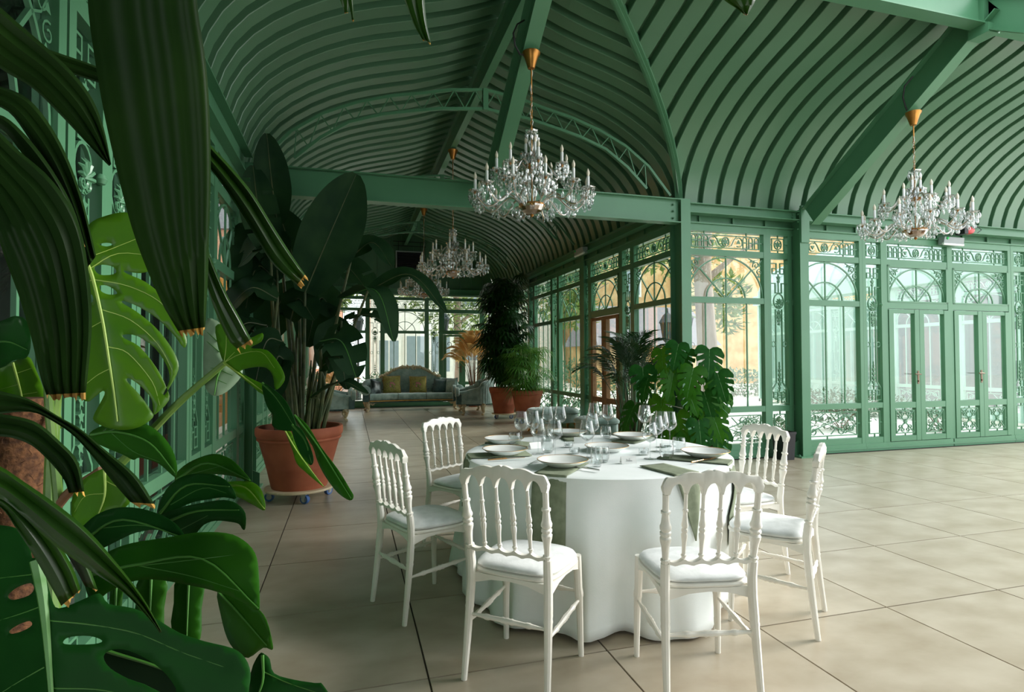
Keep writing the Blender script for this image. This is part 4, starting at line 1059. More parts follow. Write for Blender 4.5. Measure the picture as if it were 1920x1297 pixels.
# ------------------------------------------------------------------ chandeliers
def make_chandelier():
    r = thing('chandelier', '', 'chandelier')           # origin: tip of the bottom finial, about 0.75 m of body above it
    st = MB().lathe([(0, .02), (.018, .03), (.03, .12), (.02, .16), (.035, .20), (.048, .235), (.035, .27), (.016, .29), (.014, .36), (.03, .40), (.045, .44), (.03, .48), (.014, .50), (.014, .58), (.028, .61), (.034, .635), (.02, .66), (.01, .68), (.01, .74), (0, .745)], 12)
    obj('glass_stem', st, CRYSTAL, r, smooth=60)
    obj('centre_rod', MB().tube([(0, 0, .02), (0, 0, .76)], .007, 6), BRASS, r)
    obj('brass_bowl', MB().lathe([(0, .018), (.05, .026), (.085, .048), (.105, .075), (.112, .098), (.10, .103), (0, .10)], 24), BRASS, r, smooth=60)
    ov = MB().lathe([(.0, .008), (.055, .016), (.092, .040), (.112, .070), (.116, .086)], 16, cap=False)
    obj('glass_overlay', ov, CRYSTAL, r, smooth=0)
    lt = MB()
    for k in range(8):
        a = k*pi/4
        for s in (-1, 1): lt.tube([((.116-.09*q*q)*cos(a+s*q*pi/4), (.116-.09*q*q)*sin(a+s*q*pi/4), .094-.072*q) for q in (0, .25, .5, .75, 1)], .0028, 4)
    obj('brass_lattice', lt, GOLD, r)
    obj('finial', MB().lathe([(0, -.012), (.012, 0), (.018, .010), (.010, .02), (0, .022)], 10), BRASS, r)
    obj('upper_bowl', MB().lathe([(0, .40), (.03, .405), (.055, .42), (.062, .437), (.05, .44), (0, .438)], 20), BRASS, r, smooth=60)
    tp = MB().lathe([(.006, .70), (.03, .705), (.055, .722), (.06, .735), (.052, .732), (.02, .715), (.006, .712)], 16, squash=lambda a, z: 1+.1*cos(a*6))
    obj('top_dish', tp, CRYSTAL, r, smooth=0)
    drop = MB().lathe([(0, 0), (.006, -.003), (.013, -.022), (.0145, -.036), (.008, -.052), (0, -.058)], 6)
    bead = MB().lathe([(0, .008), (.008, 0), (0, -.008)], 6)
    def drops(R, n, z, extra=True, seed=1):
        m = MB(); rg = random.Random(seed)
        for k in range(n):
            a = 2*pi*k/n+.2
            for mb, dz in ((bead, -.006), (drop, -.012)):
                c = Vector((R*cos(a), R*sin(a), z+dz-(.012 if (k % 2 and extra) else 0)))
                m.add([Vector(p)+c for p in mb.v], mb.f)
        return m
    obj('crystal_drops', drops(.056, 8, .722), CRYSTAL, r, smooth=0, kind='stuff')
    # shared meshes of one arm
    def arm_pts(R, z0, z1, sag, r0):
        P = []
        for k in range(19):
            q = k/18
            x = r0+(R-r0)*q
            z = z0+(z1-z0)*q**2.2+sag*sin(q*2*pi)*(1.0-.15*q)
            P.append((x, 0, z))
        P.append((R+.004, 0, z1+.01))
        return P
    lo = MB(); LP = arm_pts(.485, .105, .165, .072, .095)
    lo.tube(LP, [.0115]*len(LP), 8); lo = lo.mesh('arm', CRYSTAL, 60)
    loi = MB().tube([(x, 0, z+.001) for x, _, z in LP], .0036, 5).mesh('gilt_core', GOLD, 60)
    curl = MB().tube([(.20+x, 0, .09+z) for x, z in spiral(0, 0, .052, .018, .4, -1.15, 16)], .0095, 8).mesh('glass_scroll', CRYSTAL, 60)
    UPt = arm_pts(.30, .42, .36, .05, .05); up = MB().tube(UPt, .010, 8).mesh('arm', CRYSTAL, 60)
    upi = MB().tube([(x, 0, z+.001) for x, _, z in UPt], .0032, 5).mesh('gilt_core', GOLD, 60)
    dish = MB().lathe([(.006, 0), (.026, .003), (.05, .014), (.056, .022), (.048, .018), (.024, .008), (.006, .006)], 18, squash=lambda a, z: 1+.12*cos(a*6)*(z > .01)).mesh('bobeche', CRYSTAL, 0)
    cup = MB().lathe([(0, -.012), (.006, -.012), (.012, 0), (.015, .012), (.012, .016), (0, .016)], 10).mesh('candle_cup', BRASS, 50)
    can = MB().lathe([(0, .014), (.0125, .014), (.0125, .112), (.010, .114), (0, .114)], 12).mesh('candle', CANDLE, 40)
    blb = MB().lathe([(0, .112), (.0095, .113), (.0105, .12), (.0145, .135), (.0135, .15), (.007, .168), (0, .182)], 10).mesh('bulb', BULB, 70)
    drm = drops(.052, 8, .016, True).merge(drops(.035, 4, -.035, True)).mesh('crystal_drops', CRYSTAL, 0)
    def one(R, z, a, am, ai, cu=None):
        e = bpy.data.objects.new('light_arm', None); COL.objects.link(e); e.parent = r; e.rotation_euler = (0, 0, a); e.empty_display_size = .02
        obj('arm', am, None, e); obj('gilt_core', ai, None, e)
        if cu: obj('glass_scroll', cu, None, e)
        p = (R, 0, z+.012)
        for n_, me in (('bobeche', dish), ('candle_cup', cup), ('candle', can), ('bulb', blb), ('crystal_drops', drm)):
            q = obj(n_, me, None, e, loc=p)
            if n_ == 'crystal_drops': q['kind'] = 'stuff'
    for k in range(12): one(.489, .165, 2*pi*k/12+.13, lo, loi, curl if k % 2 else None)
    for k in range(8): one(.304, .36, 2*pi*k/8+.35, up, upi)
    for k in range(3): one(.05, .50, 2*pi*k/3+.5, MB().tube([(.0, 0, .47), (.03, 0, .46), (.05, 0, .51)], .006, 6).mesh('arm', CRYSTAL, 60), MB().tube([(.0, 0, .472), (.03, 0, .462), (.05, 0, .51)], .003, 5).mesh('gilt_core', GOLD, 60))
    obj('swag_drops', drops(.20, 20, .30).merge(drops(.38, 30, .14)).merge(drops(.12, 14, .40)).merge(drops(.15, 16, .34)).merge(drops(.085, 10, .56)), CRYSTAL, r, smooth=0, kind='stuff')
    return r
link = MB(); link.tube([(.009*cos(a)*(1), 0, .016*sin(a)) for a in [2*pi*k/10 for k in range(10)]], .0022, 5, closed=True)
link_me = link.mesh('chain_link', BRASS, 60)
def hang(ch, x, y, ztop, zbody, rot, label, i):
    """ztop: underside of the beam; zbody: tip of the finial"""
    o = ch if i == 0 else copy_tree(ch)
    o.location = (x, y, zbody); o.rotation_euler = (0, 0, rot); o['label'] = label; o['group'] = 'crystal chandeliers'
    L = ztop-zbody
    obj('canopy', MB().lathe([(.012, L-.155), (.03, L-.15), (.045, L-.10), (.06, L-.05), (.078, L-.02), (.078, L-.012), (.03, L-.01), (.03, L)], 20), BRASS, o, smooth=50)
    rod = .26 if i < 2 else .05
    obj('drop_rod', MB().tube([(0, 0, L-.15-rod*.7), (0, 0, L-.13)], .007, 8), BRASS, o)
    z = .755; k = 0
    while z < L-.15-rod*.7:
        obj('chain_link', link_me, None, o, loc=(0, 0, z), rot=(0, 0, (k % 2)*pi/2)); z += .026; k += 1
    obj('flex_cable', MB().tube([(.012*sin(q*2.1), .008*cos(q*3), .745+(L-.86)*q/8) for q in range(9)], .003, 5), CANDLE, o)
    return o
c0 = make_chandelier()
protoset = copy_tree(c0)
hang(c0, 1.505, 4.65, 3.965, 2.535, .3, 'crystal chandelier hanging nearest, in front of the deep hall beam', 0)
def hang2(*a):
    o = copy_tree(protoset); return hang(o, *a)
for k, (x, y, zt, zb, rt, lb) in enumerate(((5.81, 4.67, 3.95, 2.575, .8, 'crystal chandelier hanging from the sloping rafter before the double doors'),
                                            (1.5, 8.5, 4.48, 2.53, .1, 'crystal chandelier in mid hall, larger of the two beyond the beam'),
                                            (1.5, 12.0, 4.48, 2.58, .5, 'farthest crystal chandelier, partly behind the drooping plant leaf'))):
    o = copy_tree(protoset)
    hang(o, x, y, zt, zb, rt, lb, 0)
def drop_tree(o):
    for c in list(o.children): drop_tree(c)
    bpy.data.objects.remove(o)
drop_tree(protoset)
tag(obj('power_cable', MB().tube([(1.44, 4.66, 3.93), (1.40, 4.64, 3.92), (1.35, 4.62, 3.98), (1.33, 4.60, 4.07), (1.36, 4.58, 4.14), (1.42, 4.57, 4.18)], .008, 6), BLACK), 'black cable looping up from the nearest chandelier rose', 'cable')
tag(obj('power_cable', MB().tube([(5.76, 4.69, 3.95), (5.72, 4.68, 3.99), (5.66, 4.66, 4.08), (5.64, 4.62, 4.18), (5.68, 4.56, 4.26)], .008, 6), BLACK), 'black cable rising from the chandelier rose on the door-side rafter', 'cable')

# ------------------------------------------------------------------ sofas and stools
def make_sofa(label, loc, rz, wd, cat='sofa', crest=True, name='tufted_sofa'):
    r = thing(name, label, cat, (loc[0], loc[1], 0), rz)
    hw = wd/2
    def plan(u):   # u in -1..1: arm front, round the back, other arm front
        a = u*pi/2*1.12
        x = hw*.93*(abs(sin(a))**.62)*(1 if u > 0 else -1)
        y = .42*max(-1, cos(a)**.9 if cos(a) > 0 else cos(a))
        if abs(u) > .86: y -= (abs(u)-.86)*2.6
        return x, y-.05
    def hgt(u):
        v = abs(u)
        base = .56+.30*max(0, 1-(v/.96)**3.2)
        return base+(.20*math.exp(-(u/.17)**2) if crest else .05*math.exp(-(u/.4)**2))+.035*cos(v*8)*(v < .8)
    def normal(u):
        x0, y0 = plan(max(-1, u-.01)); x1, y1 = plan(min(1, u+.01)); d = Vector((x1-x0, y1-y0, 0)).normalized(); return Vector((-d.y, d.x, 0))  # outward
    nu = 72
    def back(m, u, v):
        pass
    vs = []; ring = [(-.02, .30), (-.055, .42), (-.05, .60), (-.045, .80), (-.05, .93), (-.02, 1.0), (.04, 1.0), (.075, .95), (.075, .85), (.05, .75), (.045, .5), (.04, .26), (.0, .26)]
    K = len(ring)
    for i in range(nu+1):
        u = -1+2*i/nu; x, y = plan(u); n = normal(u); h = hgt(u)
        for j, (o, q) in enumerate(ring):
            z = .26+(h-.26)*(q-.26)/.74
            off = o
            if 1 <= j <= 4:   # tufting on the inner face
                off += .028*sin(u*34)*sin(z*26)
            if 8 <= j <= 11: off += .007*sin(u*150)      # pleats on the outer face
            vs.append(Vector((x, y, z))+n*off)
    fs = [(i*K+j, i*K+(j+1) % K, (i+1)*K+(j+1) % K, (i+1)*K+j) for i in range(nu) for j in range(K)]
    fs += [tuple(range(K))[::-1], tuple(nu*K+j for j in range(K))]
    obj('backrest', MB().add(vs, fs), TEAL, r, smooth=60)
    bt = MB()
    for i in range(-5, 6):
        for j in range(3):
            u = (i+.5*(j % 2))*.135
            if abs(u) > .74: continue
            x, y = plan(u); n = normal(u); z = .52+j*.12
            if z > hgt(u)-.06: continue
            c = Vector((x, y, z))-n*.056; bt.lathe([(0, -.02), (.024, 0), (0, .02)], 6, c)
    obj('tuft_buttons', bt, TEALD, r, kind='stuff')
    for s in (-1, 1):
        x, y = plan(s*1.0); m = MB()
        m.lathe([(0, -.05), (.095, -.05), (.12, -.03), (.12, .03), (.095, .05), (0, .05)], 18)
        m.xf(Matrix.Translation((x, y-.015, .54)) @ Matrix.Rotation(pi/2, 4, 'X'))
        obj('arm_scroll', m, TEAL, r, smooth=40)
        m = MB(); m.box(x-.075, x+.075, y-.04, y+.08, .26, .52); obj('arm_front', m, TEALD, r, smooth=0)
    # seat cushions along a shallow inward curve
    def seat_pt(u, v, z):
        x = u*hw*.84; yb = .30-.22*abs(u)**3; yf = -.36-.06*abs(u)**2+.10*(1-u*u)
        return (x, yf+(yb-yf)*v, z)
    for k in range(3):
        a, b = -1+2*k/3+.006, -1+2*(k+1)/3-.006; m = MB(); L = [(.03, .275), (0, .29), (-.008, .35), (0, .40), (.02, .425), (.07, .44)]
        rows = []; n = 26
        for ins, z in L:
            P = []
            for i in range(n):
                P.append(seat_pt(a+(b-a)*i/(n-1), ins+.006*sin(i*2.2)*(.27 < z < .41), z))
            for i in range(n): P.append(seat_pt(b-(b-a)*i/(n-1), 1-ins*.5, z))
            rows.append(P)
        N = 2*n; m.add([p for R_ in rows for p in R_], [(i*N+j, i*N+(j+1) % N, (i+1)*N+(j+1) % N, (i+1)*N+j) for i in range(len(L)-1) for j in range(N)]+[tuple((len(L)-1)*N+j for j in range(N)), tuple(range(N-1, -1, -1))])
        obj('seat_cushion', m, TEAL, r, smooth=50)
    m = MB(); pts = [seat_pt(-1+2*i/30, -.01, .262) for i in range(31)]; m.tube(pts, .016, 6); obj('gilt_trim', m, GOLD, r)
    m = MB(); n = 20; vs = []
    for i in range(n+1):
        u = -1+2*i/n; p = seat_pt(u, .02, .26); q = seat_pt(u, .95, .26); vs += [p, q, (q[0], q[1], .215), (p[0], p[1], .215)]
    m.add(vs, [(i*4+j, i*4+(j+1) % 4, i*4+4+(j+1) % 4, i*4+4+j) for i in range(n) for j in range(4)]+[(3, 2, 1, 0), tuple(n*4+j for j in range(4))]); obj('base_frame', m, TEALD, r)
    def leg(x, y, s, sc=1):
        m = MB().tube([(0, 0, .25), (s*.02, -.03, .19), (s*.01, -.02, .12), (-s*.01, .0, .06), (s*.025, -.03, .02), (s*.03, -.035, 0)], [.062, .055, .04, .028, .034, .028], 8)
        m.tube([(s*a, -.01, .2+b) for a, b in spiral(-.09, 0, .055, .014, 0, 1.2, 12)], .018, 6)
        m.tube([(-s*.02, -.01, .235), (-s*.16, 0, .215), (-s*.24, .01, .235)], [.022, .014, .008], 6)
        obj('leg', m, CREAMP, r, loc=(x, y, 0))
    leg(-hw*.86, -.34, -1); leg(hw*.86, -.34, 1); leg(-hw*.90, .12, -1); leg(hw*.90, .12, 1)
    if crest:
        m = MB(); P = []
        for i in range(41):
            u = -.32+.64*i/40; x, y = plan(u); P.append((x, y-.01, hgt(u)+.018))
        m.tube(P, [.022+.022*abs(sin(i*.8)) for i in range(41)], 7)
        for i in range(3, 41, 5):
            p = P[i]; m.lathe([(0, -.045), (.045, -.02), (.058, .01), (.03, .045), (0, .06)], 8, p, squash=lambda a, z: 1+.22*cos(a*5))
        for s in (-1, 1): m.tube([(P[20][0]+s*x, P[20][1]-.02, P[20][2]-.02+z) for x, z in spiral(.10, .0, .07, .016, pi/2, 1.3, 14)], .017, 6)
        obj('carved_crest', m, CREAMP, r)
    return r
make_sofa('long curved teal tufted sofa with carved gilt crest under the far windows', (1.57, 15.15), 0, 2.55)
make_sofa('teal tufted settee with pleated outer side, beside the two terracotta pots', (3.0, 13.75), -pi/2-.12, 1.35, 'settee', False, 'tufted_settee')
make_sofa('teal tufted settee mostly hidden by the giant potted plant', (-.45, 13.3), pi/2+.05, 1.35, 'settee', False, 'tufted_settee')
FLORAL, nt_, b_ = newmat('floral_tapestry')
vo = nt_.nodes.new('ShaderNodeTexVoronoi'); vo.inputs['Scale'].default_value = 16; tc_ = nt_.nodes.new('ShaderNodeTexCoord'); nt_.links.new(tc_.outputs['Object'], vo.inputs['Vector'])
cr_ = nt_.nodes.new('ShaderNodeValToRGB'); cr_.color_ramp.elements[0].color = srgb(166, 80, 96); cr_.color_ramp.elements[1].color = srgb(134, 126, 62)
for p_, c_ in ((.22, srgb(206, 150, 140)), (.34, srgb(90, 104, 52)), (.6, srgb(160, 150, 84))):
    e_ = cr_.color_ramp.elements.new(p_); e_.color = c_
gd_ = nt_.nodes.new('ShaderNodeTexGradient'); gd_.gradient_type = 'SPHERICAL'; mp_ = nt_.nodes.new('ShaderNodeMapping'); mp_.inputs['Scale'].default_value = (5, 5, 5); nt_.links.new(tc_.outputs['Object'], mp_.inputs[0]); nt_.links.new(mp_.outputs[0], gd_.inputs[0])
mu_ = nt_.nodes.new('ShaderNodeMath'); mu_.operation = 'SUBTRACT'; mu_.use_clamp = True; ad_ = nt_.nodes.new('ShaderNodeMath'); ad_.operation = 'ADD'; ad_.inputs[1].default_value = .35
nt_.links.new(vo.outputs['Distance'], ad_.inputs[0]); nt_.links.new(ad_.outputs[0], mu_.inputs[0]); nt_.links.new(gd_.outputs['Fac'], mu_.inputs[1])
nt_.links.new(mu_.outputs[0], cr_.inputs[0]); nt_.links.new(cr_.outputs[0], b_.inputs['Base Color']); b_.inputs['Roughness'].default_value = .9
def cushion(loc, rot, s, mt, label, group):
    r = thing('cushion', label, 'cushion', loc, 0, group); r.rotation_euler = rot
    m = MB(); n = 12
    for sg in (-1, 1):
        def fn(u, v):
            x, z = 2*u-1, 2*v-1; e = (1-abs(x)**3)*(1-abs(z)**3); k = 1-.08*(1-abs(x))*(abs(z) > .99)-.08*(1-abs(z))*(abs(x) > .99)
            q = 1-.07*(1-x*x*z*z)*(max(abs(x), abs(z)))
            return (x*s/2*q, sg*.075*e**.6, z*s/2*q)
        g0 = len(m.f); m.grid(fn, n, n)
        if sg < 0: pass
        else: m.f[g0:] = [f[::-1] for f in m.f[g0:]]
    obj('cover', m, mt, r, smooth=70)
    P = [(-s/2, 0, -s/2), (0, 0, -s/2*.93), (s/2, 0, -s/2), (s/2*.93, 0, 0), (s/2, 0, s/2), (0, 0, s/2*.93), (-s/2, 0, s/2), (-s/2*.93, 0, 0)]
    obj('piping', MB().tube(P, .006, 5, closed=True), GOLD if mt is FLORAL else TEALD, r)
    return r
G_ = 'scatter cushions on the long sofa'
cushion((1.07, 15.24, .66), (-.28, 0, .10), .46, FLORAL, 'olive floral cushion on the plant side of the long sofa', G_)
cushion((1.75, 15.24, .65), (-.28, 0, -.06), .44, FLORAL, 'olive floral cushion under the carved crest of the long sofa', G_)
cushion((.66, 15.05, .60), (-.3, .25, .75), .38, NAVY, 'dark satin cushion with pale edge in the sofa corner', G_)
cushion((2.33, 15.18, .60), (-.28, .1, -.25), .38, TEALD, 'deep teal cushion on the sofa end nearest the settee', G_)
cushion((2.60, 14.98, .62), (-.3, -.15, -.8), .38, TEAL, 'pale teal cushion tucked against the sofa arm', G_)
def stool(label, loc, rz, w, d):
    r = thing('tufted_stool', label, 'stool', (loc[0], loc[1], 0), rz, 'tufted stools by the side glass wall')
    L = [(-.03, .17), (0, .18), (0, .33), (-.01, .335), (.02, .345), (.025, .375), (.0, .41), (-.06, .43), (-.14, .437)]
    def ringp(g, z, n=48):
        P = []
        for k in range(n):
            a = 2*pi*k/n; c, s = cos(a), sin(a); q = 1/((abs(c)**6+abs(s)**6)**(1/6)); dz = .006*sin(k*2.4) if z > .42 else 0; pl = .004*sin(k*3.1) if z < .34 else 0
            P.append(((w/2+g+pl)*q*c, (d/2+g+pl)*q*s, z+dz))
        return P
    def mk(Ls):
        m = MB(); n = 48; rows = [p for g, z in Ls for p in ringp(g, z)]
        m.add(rows, [(i*n+j, i*n+(j+1) % n, (i+1)*n+(j+1) % n, (i+1)*n+j) for i in range(len(Ls)-1) for j in range(n)]+[tuple(range(n-1, -1, -1)), tuple((len(Ls)-1)*n+j for j in range(n))]); return m
    obj('skirt', mk(L[:4]), TEAL, r, smooth=50); obj('padded_top', mk([(-.02, .334)]+L[4:]), TEAL, r, smooth=60)
    b = MB()
    for i in range(5):
        for j in range(3): b.lathe([(0, -.01), (.015, 0), (0, .008)], 6, ((i-2)*w*.19, (j-1)*d*.26, .436))
    obj('tuft_buttons', b, TEALD, r, kind='stuff')
    for sx in (-1, 1):
        for sy in (-1, 1):
            m = MB().tube([(0, 0, .175), (sx*.02, sy*.02, .12), (0, 0, .06), (sx*.03, sy*.03, 0)], [.045, .035, .018, .02], 8); obj('leg', m, GOLD, r, loc=(sx*(w/2-.06), sy*(d/2-.06), 0))
stool('long teal tufted stool in front of the two terracotta pots', (3.53, 9.75), 0, .84, .5)
stool('teal tufted stool half hidden behind the potted kentia palm', (3.62, 8.05), 0, .55, .5)

# ------------------------------------------------------------------ terracotta pots on dollies
def pot(r, R, h, Rb, z0=.115):
    P = [(0, z0), (Rb, z0), (Rb+.006, z0+.02), (Rb+(R-Rb)*.30, z0+h*.33), (Rb+(R-Rb)*.33, z0+h*.345), (Rb+(R-Rb)*.33, z0+h*.36), (R*.91, z0+h*.76), (R*.93, z0+h*.775), (R*.965, z0+h*.80), (R*.965, z0+h*.82), (R*.95, z0+h*.83), (R*.985, z0+h*.86), (R, z0+h*.9), (R*1.0, z0+h*.97), (R*.985, z0+h), (R*.92, z0+h), (R*.90, z0+h*.97), (R*.87, z0+h*.8), (0, z0+h*.8)]
    obj('pot', MB().lathe(P, 40), TERRA, r, smooth=40)
    obj('soil', MB().lathe([(0, z0+h*.86), (R*.5, z0+h*.865), (R*.90, z0+h*.85)], 24, cap=False), SOIL, r)
    return z0+h
def dolly(label, loc, R, rot=.3):
    r = thing('plant_dolly', label, 'plant dolly', (loc[0], loc[1], 0), rot, 'round plant dollies on casters')
    obj('disc', MB().lathe([(0, .094), (R, .094), (R+.003, .103), (R, .114), (0, .114)], 40), PLY, r, smooth=30)
    for k in range(4):
        a = k*pi/2; c = (R*.86*cos(a), R*.86*sin(a), 0)
        e = bpy.data.objects.new('caster', None); COL.objects.link(e); e.parent = r; e.location = c; e.rotation_euler = (0, 0, a*1.7+.6); e.scale = (1.42, 1.42, 1.42)
        m = MB().lathe([(.012, -.013), (.028, -.013), (.030, -.008), (.030, .008), (.028, .013), (.012, .013)], 20); m.xf(Matrix.Translation((0, 0, .030)) @ Matrix.Rotation(pi/2, 4, 'X')); obj('wheel', m, RUBBER, e)
        m = MB().lathe([(0, -.0145), (.017, -.0145), (.017, .0145), (0, .0145)], 14); m.xf(Matrix.Translation((0, 0, .030)) @ Matrix.Rotation(pi/2, 4, 'X')); obj('hub', m, CHROME, e)
        m = MB().box(-.02, .024, -.02, .02, .060, .066)
        for s in (-1, 1): m.hexa([(-.008, s*.0165, .022), (.008, s*.0165, .022), (.008, s*.0185, .022), (-.008, s*.0185, .022), (-.018, s*.0165, .062), (.02, s*.0165, .062), (.02, s*.0185, .062), (-.018, s*.0185, .062)])
        obj('fork', m, CHROME, e, smooth=0)
    return r
dolly('round plywood dolly on blue casters under the giant potted plant', (-.45, 5.82), .31, .25)
dolly('round dolly under the tall dark potted palm', (3.32, 12.35), .27, .5)
dolly('round dolly under the lighter green potted palm', (3.55, 11.35), .27, .8)

# ------------------------------------------------------------------ small fittings
b = thing('bin', 'narrow black bin standing against the rafter column', 'bin', (5.44, 6.22, 0))
obj('body', MB().hexa([(-.085, -.085, 0), (.085, -.085, 0), (.085, .085, 0), (-.085, .085, 0), (-.10, -.10, .34), (.10, -.10, .34), (.10, .10, .34), (-.10, .10, .34)]), BLACK, b, smooth=0)
obj('rim', MB().box(-.106, .106, -.106, -.098, .33, .36).box(-.106, .106, .098, .106, .33, .36).box(-.106, -.098, -.098, .098, .33, .36).box(.098, .106, -.098, .098, .33, .36), BLACK, b, smooth=0)
def light_box(label, loc, rz):
    r = thing('emergency_light', label, 'emergency light', loc, rz)
    obj('housing', MB().hexa([(-.2, -.03, -.05), (.2, -.03, -.05), (.2, .05, -.05), (-.2, .05, -.05), (-.19, -.045, .05), (.19, -.045, .05), (.19, .05, .05), (-.19, .05, .05)]), GREYP, r, smooth=0)
    obj('diffuser', MB().tube([(-.2, -.02, -.052), (.2, -.02, -.052)], .018, 8), CANDLE, r)
    obj('indicator_lens', MB().lathe([(0, 0), (.022, 0), (.018, .016), (0, .02)], 10).xf(Matrix.Translation((-.14, -.04, .03)) @ Matrix.Rotation(pi/2, 4, 'X')), GREENL, r, label='green indicator lens')
light_box('grey emergency light box above the first double door', (8.57, 6.33, 3.03), 0)
light_box('grey emergency light box on the eave beam of the side glass wall', (3.86, 9.2, 3.17), -pi/2)
r = thing('alarm_beacon', 'red alarm beacon with black base on the eave beam over the doors', 'beacon', (8.64, 6.20, 3.17))
m = MB().lathe([(0, 0), (.055, 0), (.058, .02), (.058, .10), (.045, .15), (0, .17)], 14); m.xf(Matrix.Rotation(pi/2, 4, 'Y')); obj('red_lens', m, REDP, r)
obj('base', MB().box(-.07, 0, -.06, .075, -.065, .065), BLACK, r, smooth=0)
tag(obj('power_cable', MB().tube([(8.80, 6.23, 3.22), (8.95, 6.225, 3.24), (9.02, 6.225, 3.20), (8.93, 6.225, 3.145)], .006, 5), IRON), 'thin cable beside the red beacon on the eave beam', 'cable')
# ------------------------------------------------------------------ potted plants in the hall
def along(P, q):
    L = [0]
    for a, b in zip(P, P[1:]): L.append(L[-1]+(b-a).length)
    t = q*L[-1]
    for i in range(len(P)-1):
        if t <= L[i+1] or i == len(P)-2:
            f = (t-L[i])/max(1e-9, L[i+1]-L[i]); return P[i].lerp(P[i+1], f), (P[i+1]-P[i]).normalized()
def smooth_path(P, n=14):
    P = [Vector(p) for p in P]
    if len(P) == 2: return [P[0].lerp(P[1], k/n) for k in range(n+1)]
    out = []; Q = [P[0]*2-P[1]]+P+[P[-1]*2-P[-2]]
    m = len(P)-1
    for s in range(m):
        p0, p1, p2, p3 = Q[s:s+4]
        for k in range(n):
            t = k/n
            out.append(.5*((2*p1)+(p2-p0)*t+(2*p0-5*p1+4*p2-p3)*t*t+(3*p1-p0-3*p2+p3)*t**3))
    return out+[P[-1]]
def strap_leaf(path, width, face=None, fold=.25, shape=None, n=16, nx=6, wav=0, splits=None, rng=None):
    """blade following path; face: direction the upper side looks; shape(q)->relative half width"""
    P = smooth_path(path, 8); m = MB(); vs = []
    shape = shape or (lambda q: (sin(pi*min(1, q*1.02+.02))**.7)*(1-.25*q))
    for i in range(n+1):
        q = i/n; p, t = along(P, q)
        up = Vector(face) if face else Vector((0, 0, 1))
        s = t.cross(up)
        if s.length < .1: s = t.cross(Vector((.3, 1, .2)))
        s.normalize(); nn = s.cross(t).normalized(); w = width/2*max(.02, shape(q))
        for k in range(nx+1):
            u = 2*k/nx-1
            vs.append(p+s*u*w+nn*(fold*abs(u)*w+wav*w*sin(q*21+k)*abs(u)))
    fs = []
    for i in range(n):
        for k in range(nx):
            if splits and (k < nx//2-1 or k > nx//2) and ((i*7+(0 if k < nx/2 else 3)) % splits == 0): continue
            fs.append((i*(nx+1)+k, i*(nx+1)+k+1, (i+1)*(nx+1)+k+1, (i+1)*(nx+1)+k))
    return m.add(vs, fs)
def plant(name, label, cat, loc, group=None): return thing(name, label, cat, (loc[0], loc[1], 0), 0, group)

